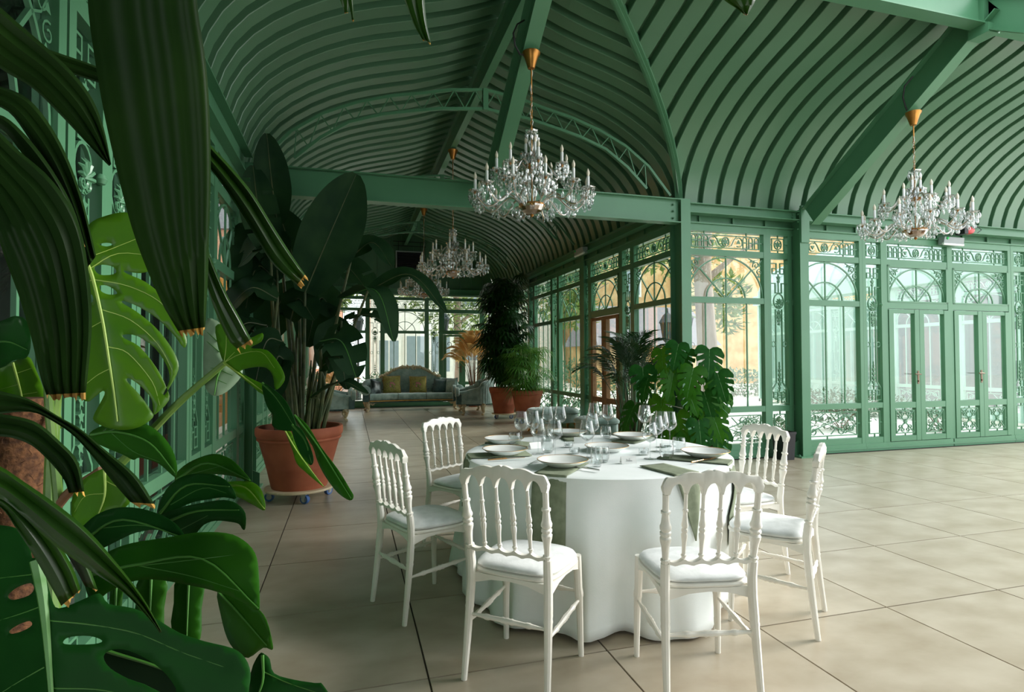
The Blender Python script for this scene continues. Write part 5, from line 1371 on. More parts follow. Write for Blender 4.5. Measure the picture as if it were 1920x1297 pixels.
# giant strelitzia in the big pot
sp = plant('giant_strelitzia', 'giant dark-leaved strelitzia in a terracotta pot on a wheeled dolly', 'potted plant', (-.45, 5.82))
SPO = Vector((-.45, 5.82, 0)); ptop = pot(sp, .395, .57, .25)
def L(px, py, d): return at(px, py, d)-SPO
base = lambda x, y: Vector((x, y, ptop-.08))
SL_ = [  # petiole base offset, blade base px, mid px, tip px, depths, width, face
    ((.02, -.05), (572, 548, 5.35), (618, 440, 5.3), (668, 326, 5.35), .55, (.35, -1, .1)),
    ((.10, -.02), (640, 560, 5.3), (705, 545, 5.1), (738, 640, 5.0), .30, (.5, -.6, .8)),
    ((.12, .05), (690, 545, 5.6), (770, 515, 5.7), (836, 585, 5.6), .25, (.3, -.6, .9)),
    ((.12, -.1), (600, 640, 5.2), (640, 640, 5.0), (668, 708, 4.9), .36, (.3, -1, .35)),
    ((.15, -.1), (585, 745, 5.3), (640, 716, 5.1), (690, 738, 5.0), .16, (0, -.3, 1)),
    ((-.12, 0), (508, 480, 5.2), (486, 400, 5.15), (474, 310, 5.1), .34, (.3, -1, .2)),
    ((-.1, -.08), (520, 505, 5.3), (500, 450, 5.2), (446, 500, 5.2), .36, (-.2, -.7, .8)),
    ((-.15, -.05), (520, 560, 5.2), (470, 540, 5.1), (420, 590, 5.0), .34, (-.3, -.6, .8)),
    ((0, .1), (560, 520, 5.7), (540, 450, 5.75), (520, 390, 5.7), .45, (0, -1, .3)),
    ((.05, .12), (610, 510, 6.0), (650, 500, 6.1), (700, 560, 6.0), .4, (.2, -.7, .7)),
    ((-.18, -.12), (500, 610, 5.2), (455, 610, 5.0), (430, 680, 5.0), .30, (-.4, -.7, .6)),
    ((.2, .02), (640, 600, 5.6), (690, 590, 5.6), (728, 610, 5.6), .22, (.2, -.5, .9)),
    ((-.05, -.15), (530, 640, 5.1), (500, 640, 4.95), (478, 720, 4.9), .30, (-.2, -.9, .5)),
    ((.0, .0), (545, 600, 5.5), (560, 560, 5.4), (590, 600, 5.3), .3, (0, -.8, .6)),
    ((-.02, .05), (520, 420, 5.5), (508, 330, 5.5), (500, 250, 5.4), .34, (.3, -1, .2)),
    ((.16, -.12), (600, 690, 5.3), (635, 670, 5.2), (650, 730, 5.1), .26, (.4, -.7, .6)),
    ((.0, -.16), (545, 690, 5.15), (520, 670, 5.0), (515, 750, 5.0), .26, (0, -.8, .5)),
    ((-.1, .1), (500, 470, 5.35), (470, 450, 5.3), (448, 520, 5.25), .42, (-.2, -.9, .4)),
    ((-.12, .05), (520, 530, 5.3), (482, 500, 5.25), (458, 590, 5.2), .40, (-.1, -1, .3)),
    ((-.05, .12), (560, 590, 5.8), (530, 560, 5.8), (500, 640, 5.7), .42, (-.1, -1, .3)),
    ((.1, .12), (625, 590, 5.8), (600, 560, 5.8), (575, 650, 5.7), .40, (.1, -1, .3)),
    ((.14, .0), (650, 640, 5.6), (625, 620, 5.6), (612, 700, 5.5), .32, (.2, -1, .3)),
    ((-.15, -.05), (474, 620, 5.1), (448, 606, 5.1), (432, 562, 5.1), .24, (-.1, -1, .2)),
    ((.08, .05), (660, 480, 5.8), (700, 455, 5.9), (735, 500, 5.8), .26, (.2, -.6, .8)),
]
for i, (b, p1, p2, p3, w, f) in enumerate(SL_):
    q1, q2, q3 = L(*p1), L(*p2), L(*p3); b0 = base(*b)
    mid = b0.lerp(q1, .55)+Vector((b[0]*.3, b[1]*.3, .12))
    P = smooth_path([b0, mid, q1], 8); obj('leaf_stalk', MB().tube(P, [.022-.012*k/len(P) for k in range(len(P))], 7), STEMD, sp)
    rg = random.Random(i)
    m = strap_leaf([q1, q2, q3], w, f, .22, lambda q: (sin(pi*min(1, q*.94+.05))**.55), 22, 6, .03, (6 if i in (3, 5, 9, 11) else None))
    lf = obj('leaf', m, LF_STREL, sp, smooth=60)
    PP = smooth_path([q1, q2, q3], 8); obj('midrib', MB().tube(PP, [.008-.006*k/len(PP) for k in range(len(PP))], 5), VEIN_M if i in (1, 3) else STEMD, lf)
for k in range(12):   # cut stalks in the pot
    a = k*2.4; rr = .05+.02*k; c = base(rr*cos(a)*.7, rr*sin(a)*.7); h = .35+.5*((k*37) % 10)/10
    obj('leaf_sheath', MB().tube([c, c+Vector((cos(a)*.03, sin(a)*.03, h*.5)), c+Vector((cos(a)*.09, sin(a)*.09, h))], [.03, .022, .006], 7), STEMD if k % 3 else STEMG, sp)

# tall rhapis palm and the lighter palm beside it
def fan_mesh(nl, L_, w, mt, name, seed):
    rg = random.Random(seed); m = MB()
    for k in range(nl):
        a = (k/(nl-1)-.5)*3.4; dr = Vector((sin(a), cos(a), 0)); l = L_*(1-.25*abs(a)/1.7)*rg.uniform(.9, 1.1)
        tip = dr*l+Vector((0, 0, -l*.42)); midp = dr*l*.55+Vector((0, 0, -l*.06)); s = Vector((dr.y, -dr.x, 0))*w
        m.add([(0, 0, 0), midp*.5+s*.8+Vector((0, 0, .004)), midp+s, tip, midp-s, midp*.5-s*.8+Vector((0, 0, .004))], [(0, 1, 2, 4, 5)[:5], (2, 3, 4)])
    return m.mesh(name, mt, 60)
def cane_palm(r, z0, h, spread, ncane, nleaf, meshes, seed, zlow=.15, stem=STEMD):
    rg = random.Random(seed)
    canes = []
    for k in range(ncane):
        a = k*2.4; rr = .03+.16*sqrt(k/ncane); b = Vector((rr*cos(a), rr*sin(a), z0-.1)); t = Vector((rr*1.6*cos(a), rr*1.6*sin(a), z0+h*rg.uniform(.75, .98)))
        obj('cane', MB().tube([b, b.lerp(t, .5)+Vector((.02, 0, 0)), t], [.013, .012, .009], 6), stem, r); canes.append((b, t))
    for k in range(nleaf):
        b, t = canes[k % ncane]; q = zlow+(1-zlow)*((k//ncane+rg.random())/(nleaf/ncane)); p = b.lerp(t, min(1, q)); a = rg.uniform(0, 2*pi)
        env = spread*(.6+.4*sin(pi*min(1, max(0, q*.9+.15))))
        d = Vector((cos(a), sin(a), rg.uniform(.05, .5))).normalized(); e = p+d*env*rg.uniform(.45, .8)
        st = MB().tube([p, p.lerp(e, .5)+Vector((0, 0, .03)), e], .003, 4)
        lf = obj('leaf', rg.choice(meshes), None, r, loc=e, rot=(rg.uniform(-.6, .15), rg.uniform(-.35, .35), a-pi/2), scale=[rg.uniform(.85, 1.2)]*3)
        obj('leaf_stalk', st, stem, r)
rp = plant('rhapis_palm', 'tall dense dark palm in a terracotta pot, its top at the eaves', 'potted plant', (3.32, 12.35))
pot(rp, .33, .57, .22)
cane_palm(rp, .66, 2.55, .47, 12, 270, [fan_mesh(10, .36, .021, LF_RHAPIS, 'leaf', s) for s in (1, 2, 3)], 5, .12)
lp = plant('lady_palm', 'lighter green feathery palm in the nearer of the two terracotta pots', 'potted plant', (3.55, 11.35))
pot(lp, .33, .55, .22)
cane_palm(lp, .66, 1.0, .34, 7, 90, [fan_mesh(12, .34, .010, LF_LIGHT, 'leaf', s) for s in (4, 5)], 6, .05, STEMG)

# pinnate fronds
def frond_mesh(L_, arch, nl, ll, lw, mt, seed, name='frond'):
    rg = random.Random(seed); m = MB(); P = [Vector((L_*q*(1-.18*q), 0, arch*sin(q*2.1)-.25*arch*q*q*2)) for q in [k/12 for k in range(13)]]
    m.tube(P, [.006-.004*k/12 for k in range(13)], 4)
    for k in range(nl):
        q = .22+.78*k/(nl-1); p, t = along(P, q); l = ll*(sin(pi*(q*.75+.2))**.6)*rg.uniform(.9, 1.1)
        for s in (-1, 1):
            d = (t*.75+Vector((0, s, 0))*.8+Vector((0, 0, .15))).normalized(); e = p+d*l+Vector((0, 0, -l*.35)); md = p+d*l*.5; w = t*lw
            m.add([p, md+w, e, md-w], [(0, 1, 2, 3)])
    return m.mesh(name, mt, 60)
def frond_plant(r, z0, meshes, n, seed, tilt=(.35, 1.15), stem=STEMD, sh=.5, lift=.3):
    rg = random.Random(seed)
    for k in range(n):
        a = k*2.399+rg.uniform(-.3, .3); tl = tilt[0]+(tilt[1]-tilt[0])*(k/n); b = Vector((.07*cos(a), .07*sin(a), z0-.08)); h = sh*(1.1-.6*k/n)+lift
        top = b+Vector((.16*cos(a)*tl*1.2, .16*sin(a)*tl*1.2, h))
        obj('frond_stalk', MB().tube([b, b.lerp(top, .5)+Vector((0, 0, .04)), top], [.012, .009, .006], 6), stem, r)
        o = obj('frond', meshes[k % len(meshes)], None, r, loc=top, rot=(rg.uniform(-.2, .2), -(1.35-tl), a))
kp = plant('kentia_palm', 'dark feathery kentia palm between the table and the side glass wall', 'potted plant', (3.31, 6.3))
obj('pot', MB().lathe([(0, 0), (.17, 0), (.21, .38), (.22, .40), (.20, .40), (.19, .35), (0, .35)], 28), BLACK, kp); obj('soil', MB().lathe([(0, .375), (.19, .365)], 16, cap=False), SOIL, kp)
frond_plant(kp, .45, [frond_mesh(.62, .20, 22, .30, .010, LF_KENTIA, s) for s in (1, 2, 3)], 22, 8, (.15, 1.15), STEMD, .5, .22)
dp = plant('dried_palm', 'golden dried palm standing behind the long sofa and the settee', 'potted plant', (3.35, 15.6))
pot(dp, .22, .36, .16, 0)
frond_plant(dp, .42, [frond_mesh(.75, .24, 34, .28, .018, LF_DRY, s) for s in (4, 5)], 28, 9, (.15, 1.25), STEMB, .75, .35)
dp2 = plant('dried_palm', 'golden dried palm low behind the settee at the orange side', 'potted plant', (-.35, 15.3))
pot(dp2, .22, .36, .16, 0)
frond_plant(dp2, .42, [frond_mesh(.55, .16, 22, .22, .012, LF_DRY, 6)], 12, 10, (.3, 1.25), STEMB, .2, .1)

# split leaf (monstera) blades
def tri_region(outline, holes=(), step=.05):
    """triangulated region with inner points, in its own 2-D units"""
    def inside(p, poly):
        c = False; n = len(poly)
        for i in range(n):
            x1, y1 = poly[i]; x2, y2 = poly[i-1]
            if (y1 > p[1]) != (y2 > p[1]) and p[0] < (x2-x1)*(p[1]-y1)/(y2-y1+1e-12)+x1: c = not c
        return c
    V = []; Eg = []
    def densify(poly):
        out = []
        for i in range(len(poly)):
            a, b = Vector(poly[i]), Vector(poly[(i+1) % len(poly)]); k = max(1, int((b-a).length/step))
            out += [tuple(a.lerp(b, j/k)) for j in range(k)]
        return out
    loops = [densify(outline)]+[densify(h) for h in holes]
    for lp_ in loops:
        n0 = len(V); V += [Vector(p) for p in lp_]; Eg += [(n0+i, n0+(i+1) % len(lp_)) for i in range(len(lp_))]
    xs = [p[0] for p in outline]; ys = [p[1] for p in outline]
    y = min(ys)+step/2; row = 0
    bd = [Vector(p) for p in V]
    while y < max(ys):
        x = min(xs)+(step/2 if row % 2 else step)
        while x < max(xs):
            p = (x, y)
            if inside(p, loops[0]) and not any(inside(p, h) for h in loops[1:]) and min((q-Vector(p)).length_squared for q in bd) > (step*.45)**2: V.append(Vector(p))
            x += step
        y += step*.87; row += 1
    vv, _, ff, *_ = geometry.delaunay_2d_cdt(V, Eg, [], 0, 1e-5)
    ff = [f for f in ff if (lambda c: inside(c, loops[0]) and not any(inside(c, h) for h in loops[1:]))((sum(vv[i].x for i in f)/3, sum(vv[i].y for i in f)/3))]
    return vv, ff
def monstera_outline(nl=5, seed=1):
    """heart-shaped split blade, base at the origin, tip at (0, 1)"""
    rg = random.Random(seed); right = [(0, 0), (.10, -.10), (.24, -.14), (.36, -.08)]
    for k in range(nl):
        a0 = .02+k*.19; wmax = .44*(1-.10*k-.02*k*k)
        y0 = a0; y1 = a0+.15; sl = .10+.05*k
        if k > 0: right += [(.12+rg.uniform(0, .05), y0-.005), (wmax*.75, y0+sl*.55)]
        right += [(wmax*1.0, y0+sl*.75), (wmax*1.04, y0+sl+.04), (wmax*.96, y1+sl), (wmax*.72, y1+sl*.62)]
        right += [(.13+rg.uniform(0, .04), y1+.02)]
    right += [(.06, .97), (0, 1.06)]
    left = [(-x, y+rg.uniform(-.01, .01)) for x, y in right[1:-1]][::-1]
    return right+left
def monstera_mesh(seed, mt):
    vv, ff = tri_region(monstera_outline(5, seed), (), .09)
    vs = [(v.x, v.y-.0, .16*abs(v.x)-.30*max(0, v.y)**2*.55-.35*abs(v.x)**2) for v in vv]
    return MB().add(vs, ff).mesh('leaf', mt, 60)
MM = [monstera_mesh(s, LF_DARK) for s in (1, 2)]+[monstera_mesh(3, LF_MID)]
RIB = MB().tube([(0, 0, .004), (0, .5, -.035), (0, 1.0, -.15)], [.012, .009, .003], 5).mesh('midrib', VEIN_M, 60)
mp = plant('monstera_plant', 'split-leaf plant in a dark pot in front of the corner column', 'potted plant', (3.85, 5.75))
obj('pot', MB().lathe([(0, 0), (.15, 0), (.19, .30), (.20, .32), (.18, .32), (.17, .28), (0, .28)], 24), BLACK, mp); obj('soil', MB().lathe([(0, .295), (.17, .285)], 16, cap=False), SOIL, mp)
obj('moss_pole', MB().tube([(0, 0, .25), (0, 0, 1.0)], .04, 8), COIR, mp)
rg = random.Random(4)
MPO = Vector((3.85, 5.75, 0))
LS = [(1272, 645, 5.9), (1240, 655, 6.0), (1330, 655, 6.0), (1262, 700, 5.9), (1215, 710, 6.0), (1300, 690, 5.85), (1345, 700, 5.9), (1240, 745, 5.95), (1190, 760, 6.1), (1290, 735, 5.85), (1320, 735, 5.9), (1335, 775, 5.85), (1310, 790, 5.8), (1270, 775, 5.9), (1230, 785, 6.0), (1295, 815, 5.8), (1345, 810, 5.9), (1260, 810, 5.9), (1205, 690, 6.1), (1350, 740, 6.0), (1285, 660, 6.15), (1250, 690, 6.2), (1300, 760, 6.1), (1325, 690, 6.2)]
for k, (px, py, d) in enumerate(LS):
    p = at(px, py, d)-MPO; o = Vector((0, 0, min(1.0, max(.3, p.z-.12)))); out = Vector((p.x, p.y, 0))
    a = atan2(out.y, out.x) if out.length > .02 else 0
    if k % 3 == 0: a = -pi/2-.3+rg.uniform(-.5, .5)
    s = rg.uniform(.27, .36)
    pt = MB().tube([o, o.lerp(p, .5)+Vector((0, 0, .05)), p], [.008, .006, .005], 5); obj('leaf_stalk', pt, STEMD, mp)
    lf = obj('leaf', MM[2] if k % 2 else MM[k//2 % 2], None, mp, loc=p, rot=(-1.15+rg.uniform(-.25, .35), rg.uniform(-.3, .3), a-pi/2), scale=(s, s, s))
    obj('midrib', RIB, None, lf)
# ------------------------------------------------------------------ big leaves close to the camera
def solve_plane(ctrl):
    """depth = a + b*x + c*y through three or more (x, y, depth)"""
    A = [[0]*4 for _ in range(3)]
    for x, y, d in ctrl:
        r = (1, x/1000, y/1000)
        for i in range(3):
            for j in range(3): A[i][j] += r[i]*r[j]
            A[i][3] += r[i]*d
    for i in range(3): A[i][i] += 1e-6
    for i in range(3):
        p = A[i][i]
        for j in range(i, 4): A[i][j] /= p
        for k in range(3):
            if k != i:
                f = A[k][i]
                for j in range(i, 4): A[k][j] -= f*A[i][j]
    a, b, c = A[0][3], A[1][3], A[2][3]
    return lambda x, y: a+b*x/1000+c*y/1000
def seg_dist(p, poly):
    best = 1e9
    for a, b in zip(poly, poly[1:]):
        ax, ay = a; bx, by = b; dx, dy = bx-ax, by-ay; t = max(0, min(1, ((p[0]-ax)*dx+(p[1]-ay)*dy)/(dx*dx+dy*dy+1e-9)))
        best = min(best, hypot(p[0]-ax-t*dx, p[1]-ay-t*dy))
    return best
def curve2(P, n=5):
    return [(v.x, v.y) for v in smooth_path([(x, y, 0) for x, y in P], n)]
def round_poly(P, n=3):
    Q = [Vector((x, y, 0)) for x, y in P]; m = len(Q); out = []
    for s in range(m):
        p0, p1, p2, p3 = Q[s-1], Q[s], Q[(s+1) % m], Q[(s+2) % m]
        for k in range(n):
            t = k/n; v = .5*((2*p1)+(p2-p0)*t+(2*p0-5*p1+4*p2-p3)*t*t+(3*p1-p0-3*p2+p3)*t**3); out.append((v.x, v.y))
    return out
def big_leaf(root, outline, rib, ctrl, mt, vein, holes=(), laterals=(), fold=.5, step=14, curl=0, rw=.0038, name='leaf'):
    """blade with its own distance, tilt and fold; outline and ribs as seen from the eye, depths in metres"""
    dp = solve_plane(ctrl); o = root.location
    rib2 = curve2(rib)
    vv, ff = tri_region(round_poly(outline), [round_poly(h) for h in holes], step)
    def depth(x, y):
        d = dp(x, y); s = seg_dist((x, y), rib2)*d/FPX
        lat = 1e9
        for l in lat2: lat = min(lat, seg_dist((x, y), l))
        rp_ = .004*min(1, lat/30) if lat2 else 0
        return d+fold*s+curl*s*s*4-rp_
    lat2 = [curve2(l, 4) for l in laterals]
    vs = [at(v.x, v.y, depth(v.x, v.y))-o for v in vv]
    lf = obj(name, MB().add(vs, [f[::-1] for f in ff]), mt, root, smooth=70)
    md = lf.modifiers.new('thickness', 'SOLIDIFY'); md.thickness = .0008; md.offset = 0
    n = len(rib2); obj('midrib', MB().tube([at(x, y, depth(x, y)-.002)-o for x, y in rib2], [rw*(1-.75*k/n) for k in range(n)], 6), vein, lf)
    for l in lat2: obj('vein', MB().tube([at(x, y, depth(x, y)-.0008)-o for x, y in l], [.0015*(1-.6*k/len(l)) for k in range(len(l))], 4), vein, lf)
    return lf
def palm_strip(root, left, right, d0, d1, mt, pleats=5, tip=True, amp=.0035, name='leaf_segment', rag=10):
    """pleated strap between its two edges (lists of points as seen from the eye, base first)"""
    o = root.location; Lc, Rc = [Vector((x, y, 0)) for x, y in left], [Vector((x, y, 0)) for x, y in right]
    Ls, Rs = smooth_path(Lc, 6), smooth_path(Rc, 6); n = 26; nx = pleats*4; vs = []; rg = random.Random(int(left[0][0]+right[-1][1]))
    jag = [rg.uniform(0, 1) for _ in range(nx+1)]
    for i in range(n+1):
        q = (i/n if i < n-1 else (.99 if i == n-1 else 1)) if tip else i/n; a, _ = along(Ls, q); b, _ = along(Rs, q); d = d0+(d1-d0)*q
        for k in range(nx+1):
            u = k/nx; p = a.lerp(b, u)
            if i == n and tip: p = p+(along(Ls, 1)[1]+along(Rs, 1)[1]).normalized()*rag*(jag[k]*1.6-.6)
            dd = d+amp*sin(u*pleats*2*pi)+.10*(b-a).length*d/FPX*(2*u-1)**2
            vs.append(at(p.x, p.y, dd)-o)
    body = [(i*(nx+1)+k, (i+1)*(nx+1)+k, (i+1)*(nx+1)+k+1, i*(nx+1)+k+1) for i in range(n-(1 if tip else 0)) for k in range(nx)]
    lf = obj(name, MB().add(vs, body), mt, root, smooth=70)
    if tip: obj('ragged_tip', MB().add(vs[(n-1)*(nx+1):], [(k, nx+1+k, nx+2+k, k+1) for k in range(nx)]), LF_BROWN, lf)
    md = lf.modifiers.new('thickness', 'SOLIDIFY'); md.thickness = .0008; md.offset = 0
    return lf
# split-leaf plant with the moss pole
bm = thing('monstera_plant', 'large split-leaf plant climbing a coir pole, closest to the camera', 'potted plant', (-.86, 1.10, 0))
BO = bm.location
obj('pot', MB().lathe([(0, 0), (.15, 0), (.19, .30), (.205, .31), (.205, .36), (.185, .36), (.17, .30), (0, .30)], 28), TERRA, bm); obj('soil', MB().lathe([(0, .325), (.18, .315)], 16, cap=False), SOIL, bm)
def BT(pts, r, mt, name, n=8):
    P = smooth_path([at(*p)-BO for p in pts], 6); rr = r if isinstance(r, (int, float)) else [r[0]+(r[1]-r[0])*k/(len(P)-1) for k in range(len(P))]
    return obj(name, MB().tube(P, rr, n), mt, bm)
pp = at(28, 850, 1.62)-BO
pole = MB().tube([(pp.x-.01, pp.y, .3), (pp.x, pp.y, pp.z-.35), (pp.x, pp.y, pp.z+.155)], .075, 14); obj('moss_pole', pole, COIR, bm)
fz = MB(); rg = random.Random(9)
for k in range(420):
    a = rg.uniform(0, 2*pi); z = rg.uniform(.45, pp.z+.15); c = Vector((pp.x+.075*cos(a), pp.y+.075*sin(a), z)); d = Vector((-sin(a)*rg.uniform(-1, 1), cos(a)*rg.uniform(-1, 1), rg.uniform(-.7, .7)))*.035+Vector((cos(a), sin(a), 0))*.010
    fz.tube([c, c+d*.5+Vector((cos(a), sin(a), 0))*.006, c+d], .0007, 3, cap=False)
obj('coir_fibres', fz, COIR, bm, kind='stuff')
BT([(100, 1330, 1.45), (98, 1120, 1.5), (95, 940, 1.52), (100, 800, 1.55), (105, 740, 1.55)], (.020, .013), STEMG, 'climbing_stem')
BT([(30, 1100, 1.5), (110, 945, 1.5), (190, 880, 1.5)], (.014, .010), STEMB, 'leaf_stalk')
BT([(150, 935, 1.5), (230, 865, 1.5), (330, 760, 1.5), (424, 678, 1.5)], (.013, .008), STEMG, 'leaf_stalk')
BT([(110, 945, 1.5), (90, 700, 1.5), (110, 500, 1.48), (152, 446, 1.45)], (.012, .007), STEMG, 'leaf_stalk')
BT([(72, 640, 1.7), (90, 720, 1.68), (112, 800, 1.62)], (.008, .010), STEMG, 'leaf_stalk')
big_leaf(bm, [(150, 440), (172, 416), (200, 404), (232, 398), (268, 405), (300, 428), (312, 470), (300, 500), (262, 512), (234, 507), (238, 513), (272, 528), (306, 556), (334, 596), (350, 634), (345, 652), (326, 628), (296, 598), (262, 576), (232, 564), (231, 569), (256, 584), (290, 612), (318, 646), (334, 678), (332, 700), (312, 736), (306, 738), (318, 712), (312, 684), (290, 652), (258, 630), (233, 627), (233, 634), (262, 650), (294, 690), (312, 726), (317, 750), (292, 776), (287, 772), (284, 748), (264, 724), (242, 709), (239, 715), (262, 740), (282, 768), (287, 782), (262, 800), (230, 806), (196, 800), (176, 788), (178, 774), (196, 740), (192, 733), (176, 745), (160, 752), (128, 720), (112, 650), (108, 560), (116, 480), (132, 446)],
         [(152, 446), (160, 484), (174, 522), (192, 600), (204, 674), (214, 740), (220, 790)], [(150, 440, 1.45), (340, 640, 1.50), (220, 800, 1.36), (110, 600, 1.5)], LF_BRIGHT, VEIN_B,
         [[(178, 500), (192, 496), (212, 500), (218, 510), (208, 515), (188, 515), (179, 508)], [(187, 536), (200, 535), (216, 544), (219, 551), (204, 552), (190, 546)], [(186, 458), (200, 455), (212, 458), (200, 462)], [(163, 556), (172, 552), (175, 562), (168, 571), (163, 566)]],
         [[(160, 484), (200, 470), (260, 446)], [(166, 505), (222, 475), (300, 482)], [(176, 524), (240, 536), (300, 566), (338, 615)], [(190, 580), (245, 600), (296, 645), (326, 700)], [(203, 650), (240, 662), (285, 715), (300, 760)], [(208, 690), (180, 705), (150, 730)], [(192, 602), (160, 620), (125, 640)], [(174, 524), (140, 540), (115, 560)]], fold=.25, rw=.0055)
big_leaf(bm, [(168, 812), (196, 796), (236, 787), (272, 794), (300, 812), (322, 840), (332, 872), (330, 893), (322, 890), (296, 868), (262, 858), (250, 862), (230, 852), (196, 838), (174, 826)],
         [(170, 815), (220, 810), (280, 830), (328, 886)], [(170, 815, 1.44), (328, 880, 1.36), (250, 790, 1.44)], LF_MID, VEIN_M, (), [[(190, 812), (240, 798), (272, 800)], [(210, 812), (250, 846), (300, 866)]], fold=.3)
big_leaf(bm, [(385, 604), (404, 600), (414, 612), (406, 640), (420, 678), (440, 690), (455, 694), (448, 712), (424, 735), (402, 742), (386, 728), (381, 690)],
         [(420, 680), (408, 705), (402, 740)], [(385, 604, 1.56), (450, 694, 1.53), (400, 740, 1.50)], LF_UNDER, VEIN_M, (), [[(414, 690), (395, 690)], [(410, 700), (392, 706)], [(414, 694), (436, 704)], [(408, 712), (426, 720)], [(412, 660), (388, 640)], [(408, 640), (388, 622)]], fold=.3)
big_leaf(bm, [(404, 612), (424, 608), (444, 622), (466, 634), (492, 624), (490, 640), (470, 652), (500, 656), (522, 680), (534, 706), (528, 722), (516, 730), (512, 706), (500, 690), (478, 688), (450, 696), (476, 712), (500, 724), (494, 740), (462, 715), (436, 694), (420, 680), (410, 652)],
         [(420, 680), (448, 700), (494, 734)], [(404, 612, 1.5), (530, 715, 1.42), (490, 738, 1.45)], LF_BRIGHT, VEIN_B, [[(454, 694), (464, 692), (470, 697), (462, 700), (455, 698)]], [[(420, 680), (450, 664), (490, 660), (515, 690)], [(420, 680), (424, 650), (424, 620)], [(420, 680), (440, 660)]], fold=.3, step=10)
big_leaf(bm, [(492, 718), (516, 732), (536, 752), (550, 780), (556, 802), (545, 808), (522, 805), (510, 796), (512, 778), (504, 768), (496, 748)], [(492, 718), (520, 748), (552, 800)], [(492, 718, 1.45), (550, 800, 1.38), (512, 790, 1.42)], LF_DARK, VEIN_M, (), (), fold=-.6, step=9, rw=.003)
big_leaf(bm, [(548, 796), (566, 806), (582, 838), (588, 862), (582, 872), (568, 858), (556, 836), (548, 812)], [(548, 796), (572, 826), (584, 868)], [(548, 796, 1.37), (584, 868, 1.31), (560, 840, 1.34)], LF_DARK, VEIN_M, (), (), fold=-.6, step=9, rw=.003)
big_leaf(bm, [(552, 778), (576, 796), (602, 838), (634, 880), (656, 916), (663, 930), (656, 938), (634, 924), (612, 896), (596, 866), (586, 836), (566, 806)], [(552, 778), (596, 836), (658, 934)], [(552, 778, 1.40), (660, 934, 1.28), (600, 880, 1.34)], LF_MID, VEIN_M, (), (), fold=.5, step=9, rw=.003)
big_leaf(bm, [(534, 806), (546, 810), (556, 836), (574, 864), (590, 890), (608, 912), (598, 906), (572, 884), (556, 868), (548, 842)], [(534, 806), (560, 850), (606, 911)], [(534, 806, 1.42), (606, 911, 1.36), (560, 870, 1.39)], LF_BRIGHT, VEIN_B, (), (), fold=.3, step=8, rw=.002)
big_leaf(bm, [(0, 602), (28, 592), (50, 602), (58, 640), (50, 670), (24, 676), (0, 690), (-60, 690), (-60, 610)], [(-50, 650), (10, 640), (50, 655)], [(0, 600, 1.5), (55, 650, 1.45), (0, 690, 1.5)], LF_DARK, VEIN_M, fold=.3)
big_leaf(bm, [(-30, 700), (20, 680), (52, 668), (66, 690), (84, 740), (86, 800), (60, 830), (20, 820), (-30, 780)], [(24, 680), (40, 740), (50, 810)], [(0, 690, 1.72), (80, 740, 1.68), (40, 820, 1.66)], LF_BRIGHT, VEIN_B, (), [[(30, 700), (60, 690)], [(38, 740), (70, 735)], [(36, 720), (0, 730)], [(44, 770), (76, 790)]], fold=.3)
big_leaf(bm, [(138, 990), (134, 940), (150, 905), (184, 882), (204, 880), (236, 898), (246, 930), (236, 950), (200, 962), (176, 975), (152, 998)], [(196, 880), (196, 930), (180, 975)], [(138, 985, 1.42), (240, 930, 1.42), (196, 880, 1.46)], LF_BRIGHT, VEIN_B, (), [[(196, 900), (225, 915)], [(196, 925), (160, 930), (140, 960)]], fold=.3)
big_leaf(bm, [(330, 888), (352, 868), (384, 854), (408, 851), (432, 860), (452, 878), (470, 900), (466, 902), (440, 893), (404, 889), (366, 892), (346, 903), (330, 906)], [(332, 898), (390, 868), (468, 900)], [(330, 895, 1.46), (470, 900, 1.38), (400, 851, 1.42)], LF_MID, VEIN_M, (), [[(360, 888), (420, 872)]], fold=.25)
big_leaf(bm, [(296, 958), (310, 920), (336, 896), (366, 888), (404, 890), (430, 906), (443, 934), (420, 932), (392, 936), (360, 942), (330, 956), (306, 972)], [(300, 962), (350, 910), (430, 912)], [(300, 960, 1.36), (443, 930, 1.30), (380, 888, 1.34)], LF_DARK, VEIN_M, (), [[(320, 946), (380, 915), (425, 924)]], fold=.25)
big_leaf(bm, [(412, 908), (440, 902), (474, 904), (492, 922), (497, 956), (478, 948), (452, 934), (428, 924)], [(414, 910), (460, 914), (496, 954)], [(412, 908, 1.40), (497, 956, 1.34), (450, 902, 1.38)], LF_BRIGHT, VEIN_B, (), (), fold=.25, rw=.003)
big_leaf(bm, [(300, 968), (336, 952), (380, 942), (420, 937), (444, 944), (460, 962), (460, 990), (455, 992), (448, 982), (432, 978), (404, 976), (382, 984), (364, 1002), (336, 1006), (310, 996)], [(304, 982), (370, 958), (448, 956)], [(300, 980, 1.34), (460, 975, 1.26), (380, 942, 1.30)], LF_DARK, VEIN_M, (), [[(340, 992), (390, 966)]], fold=.25)
big_leaf(bm, [(150, 1000), (164, 978), (190, 960), (224, 951), (264, 953), (304, 966), (332, 984), (347, 1006), (344, 1010), (324, 1000), (292, 993), (256, 998), (224, 1012), (196, 1026), (170, 1034)], [(160, 1010), (230, 974), (346, 1008)], [(150, 1000, 1.30), (347, 1008, 1.22), (250, 951, 1.28)], LF_DARK, VEIN_M, (), [[(190, 990), (260, 984), (310, 994)]], fold=.25)
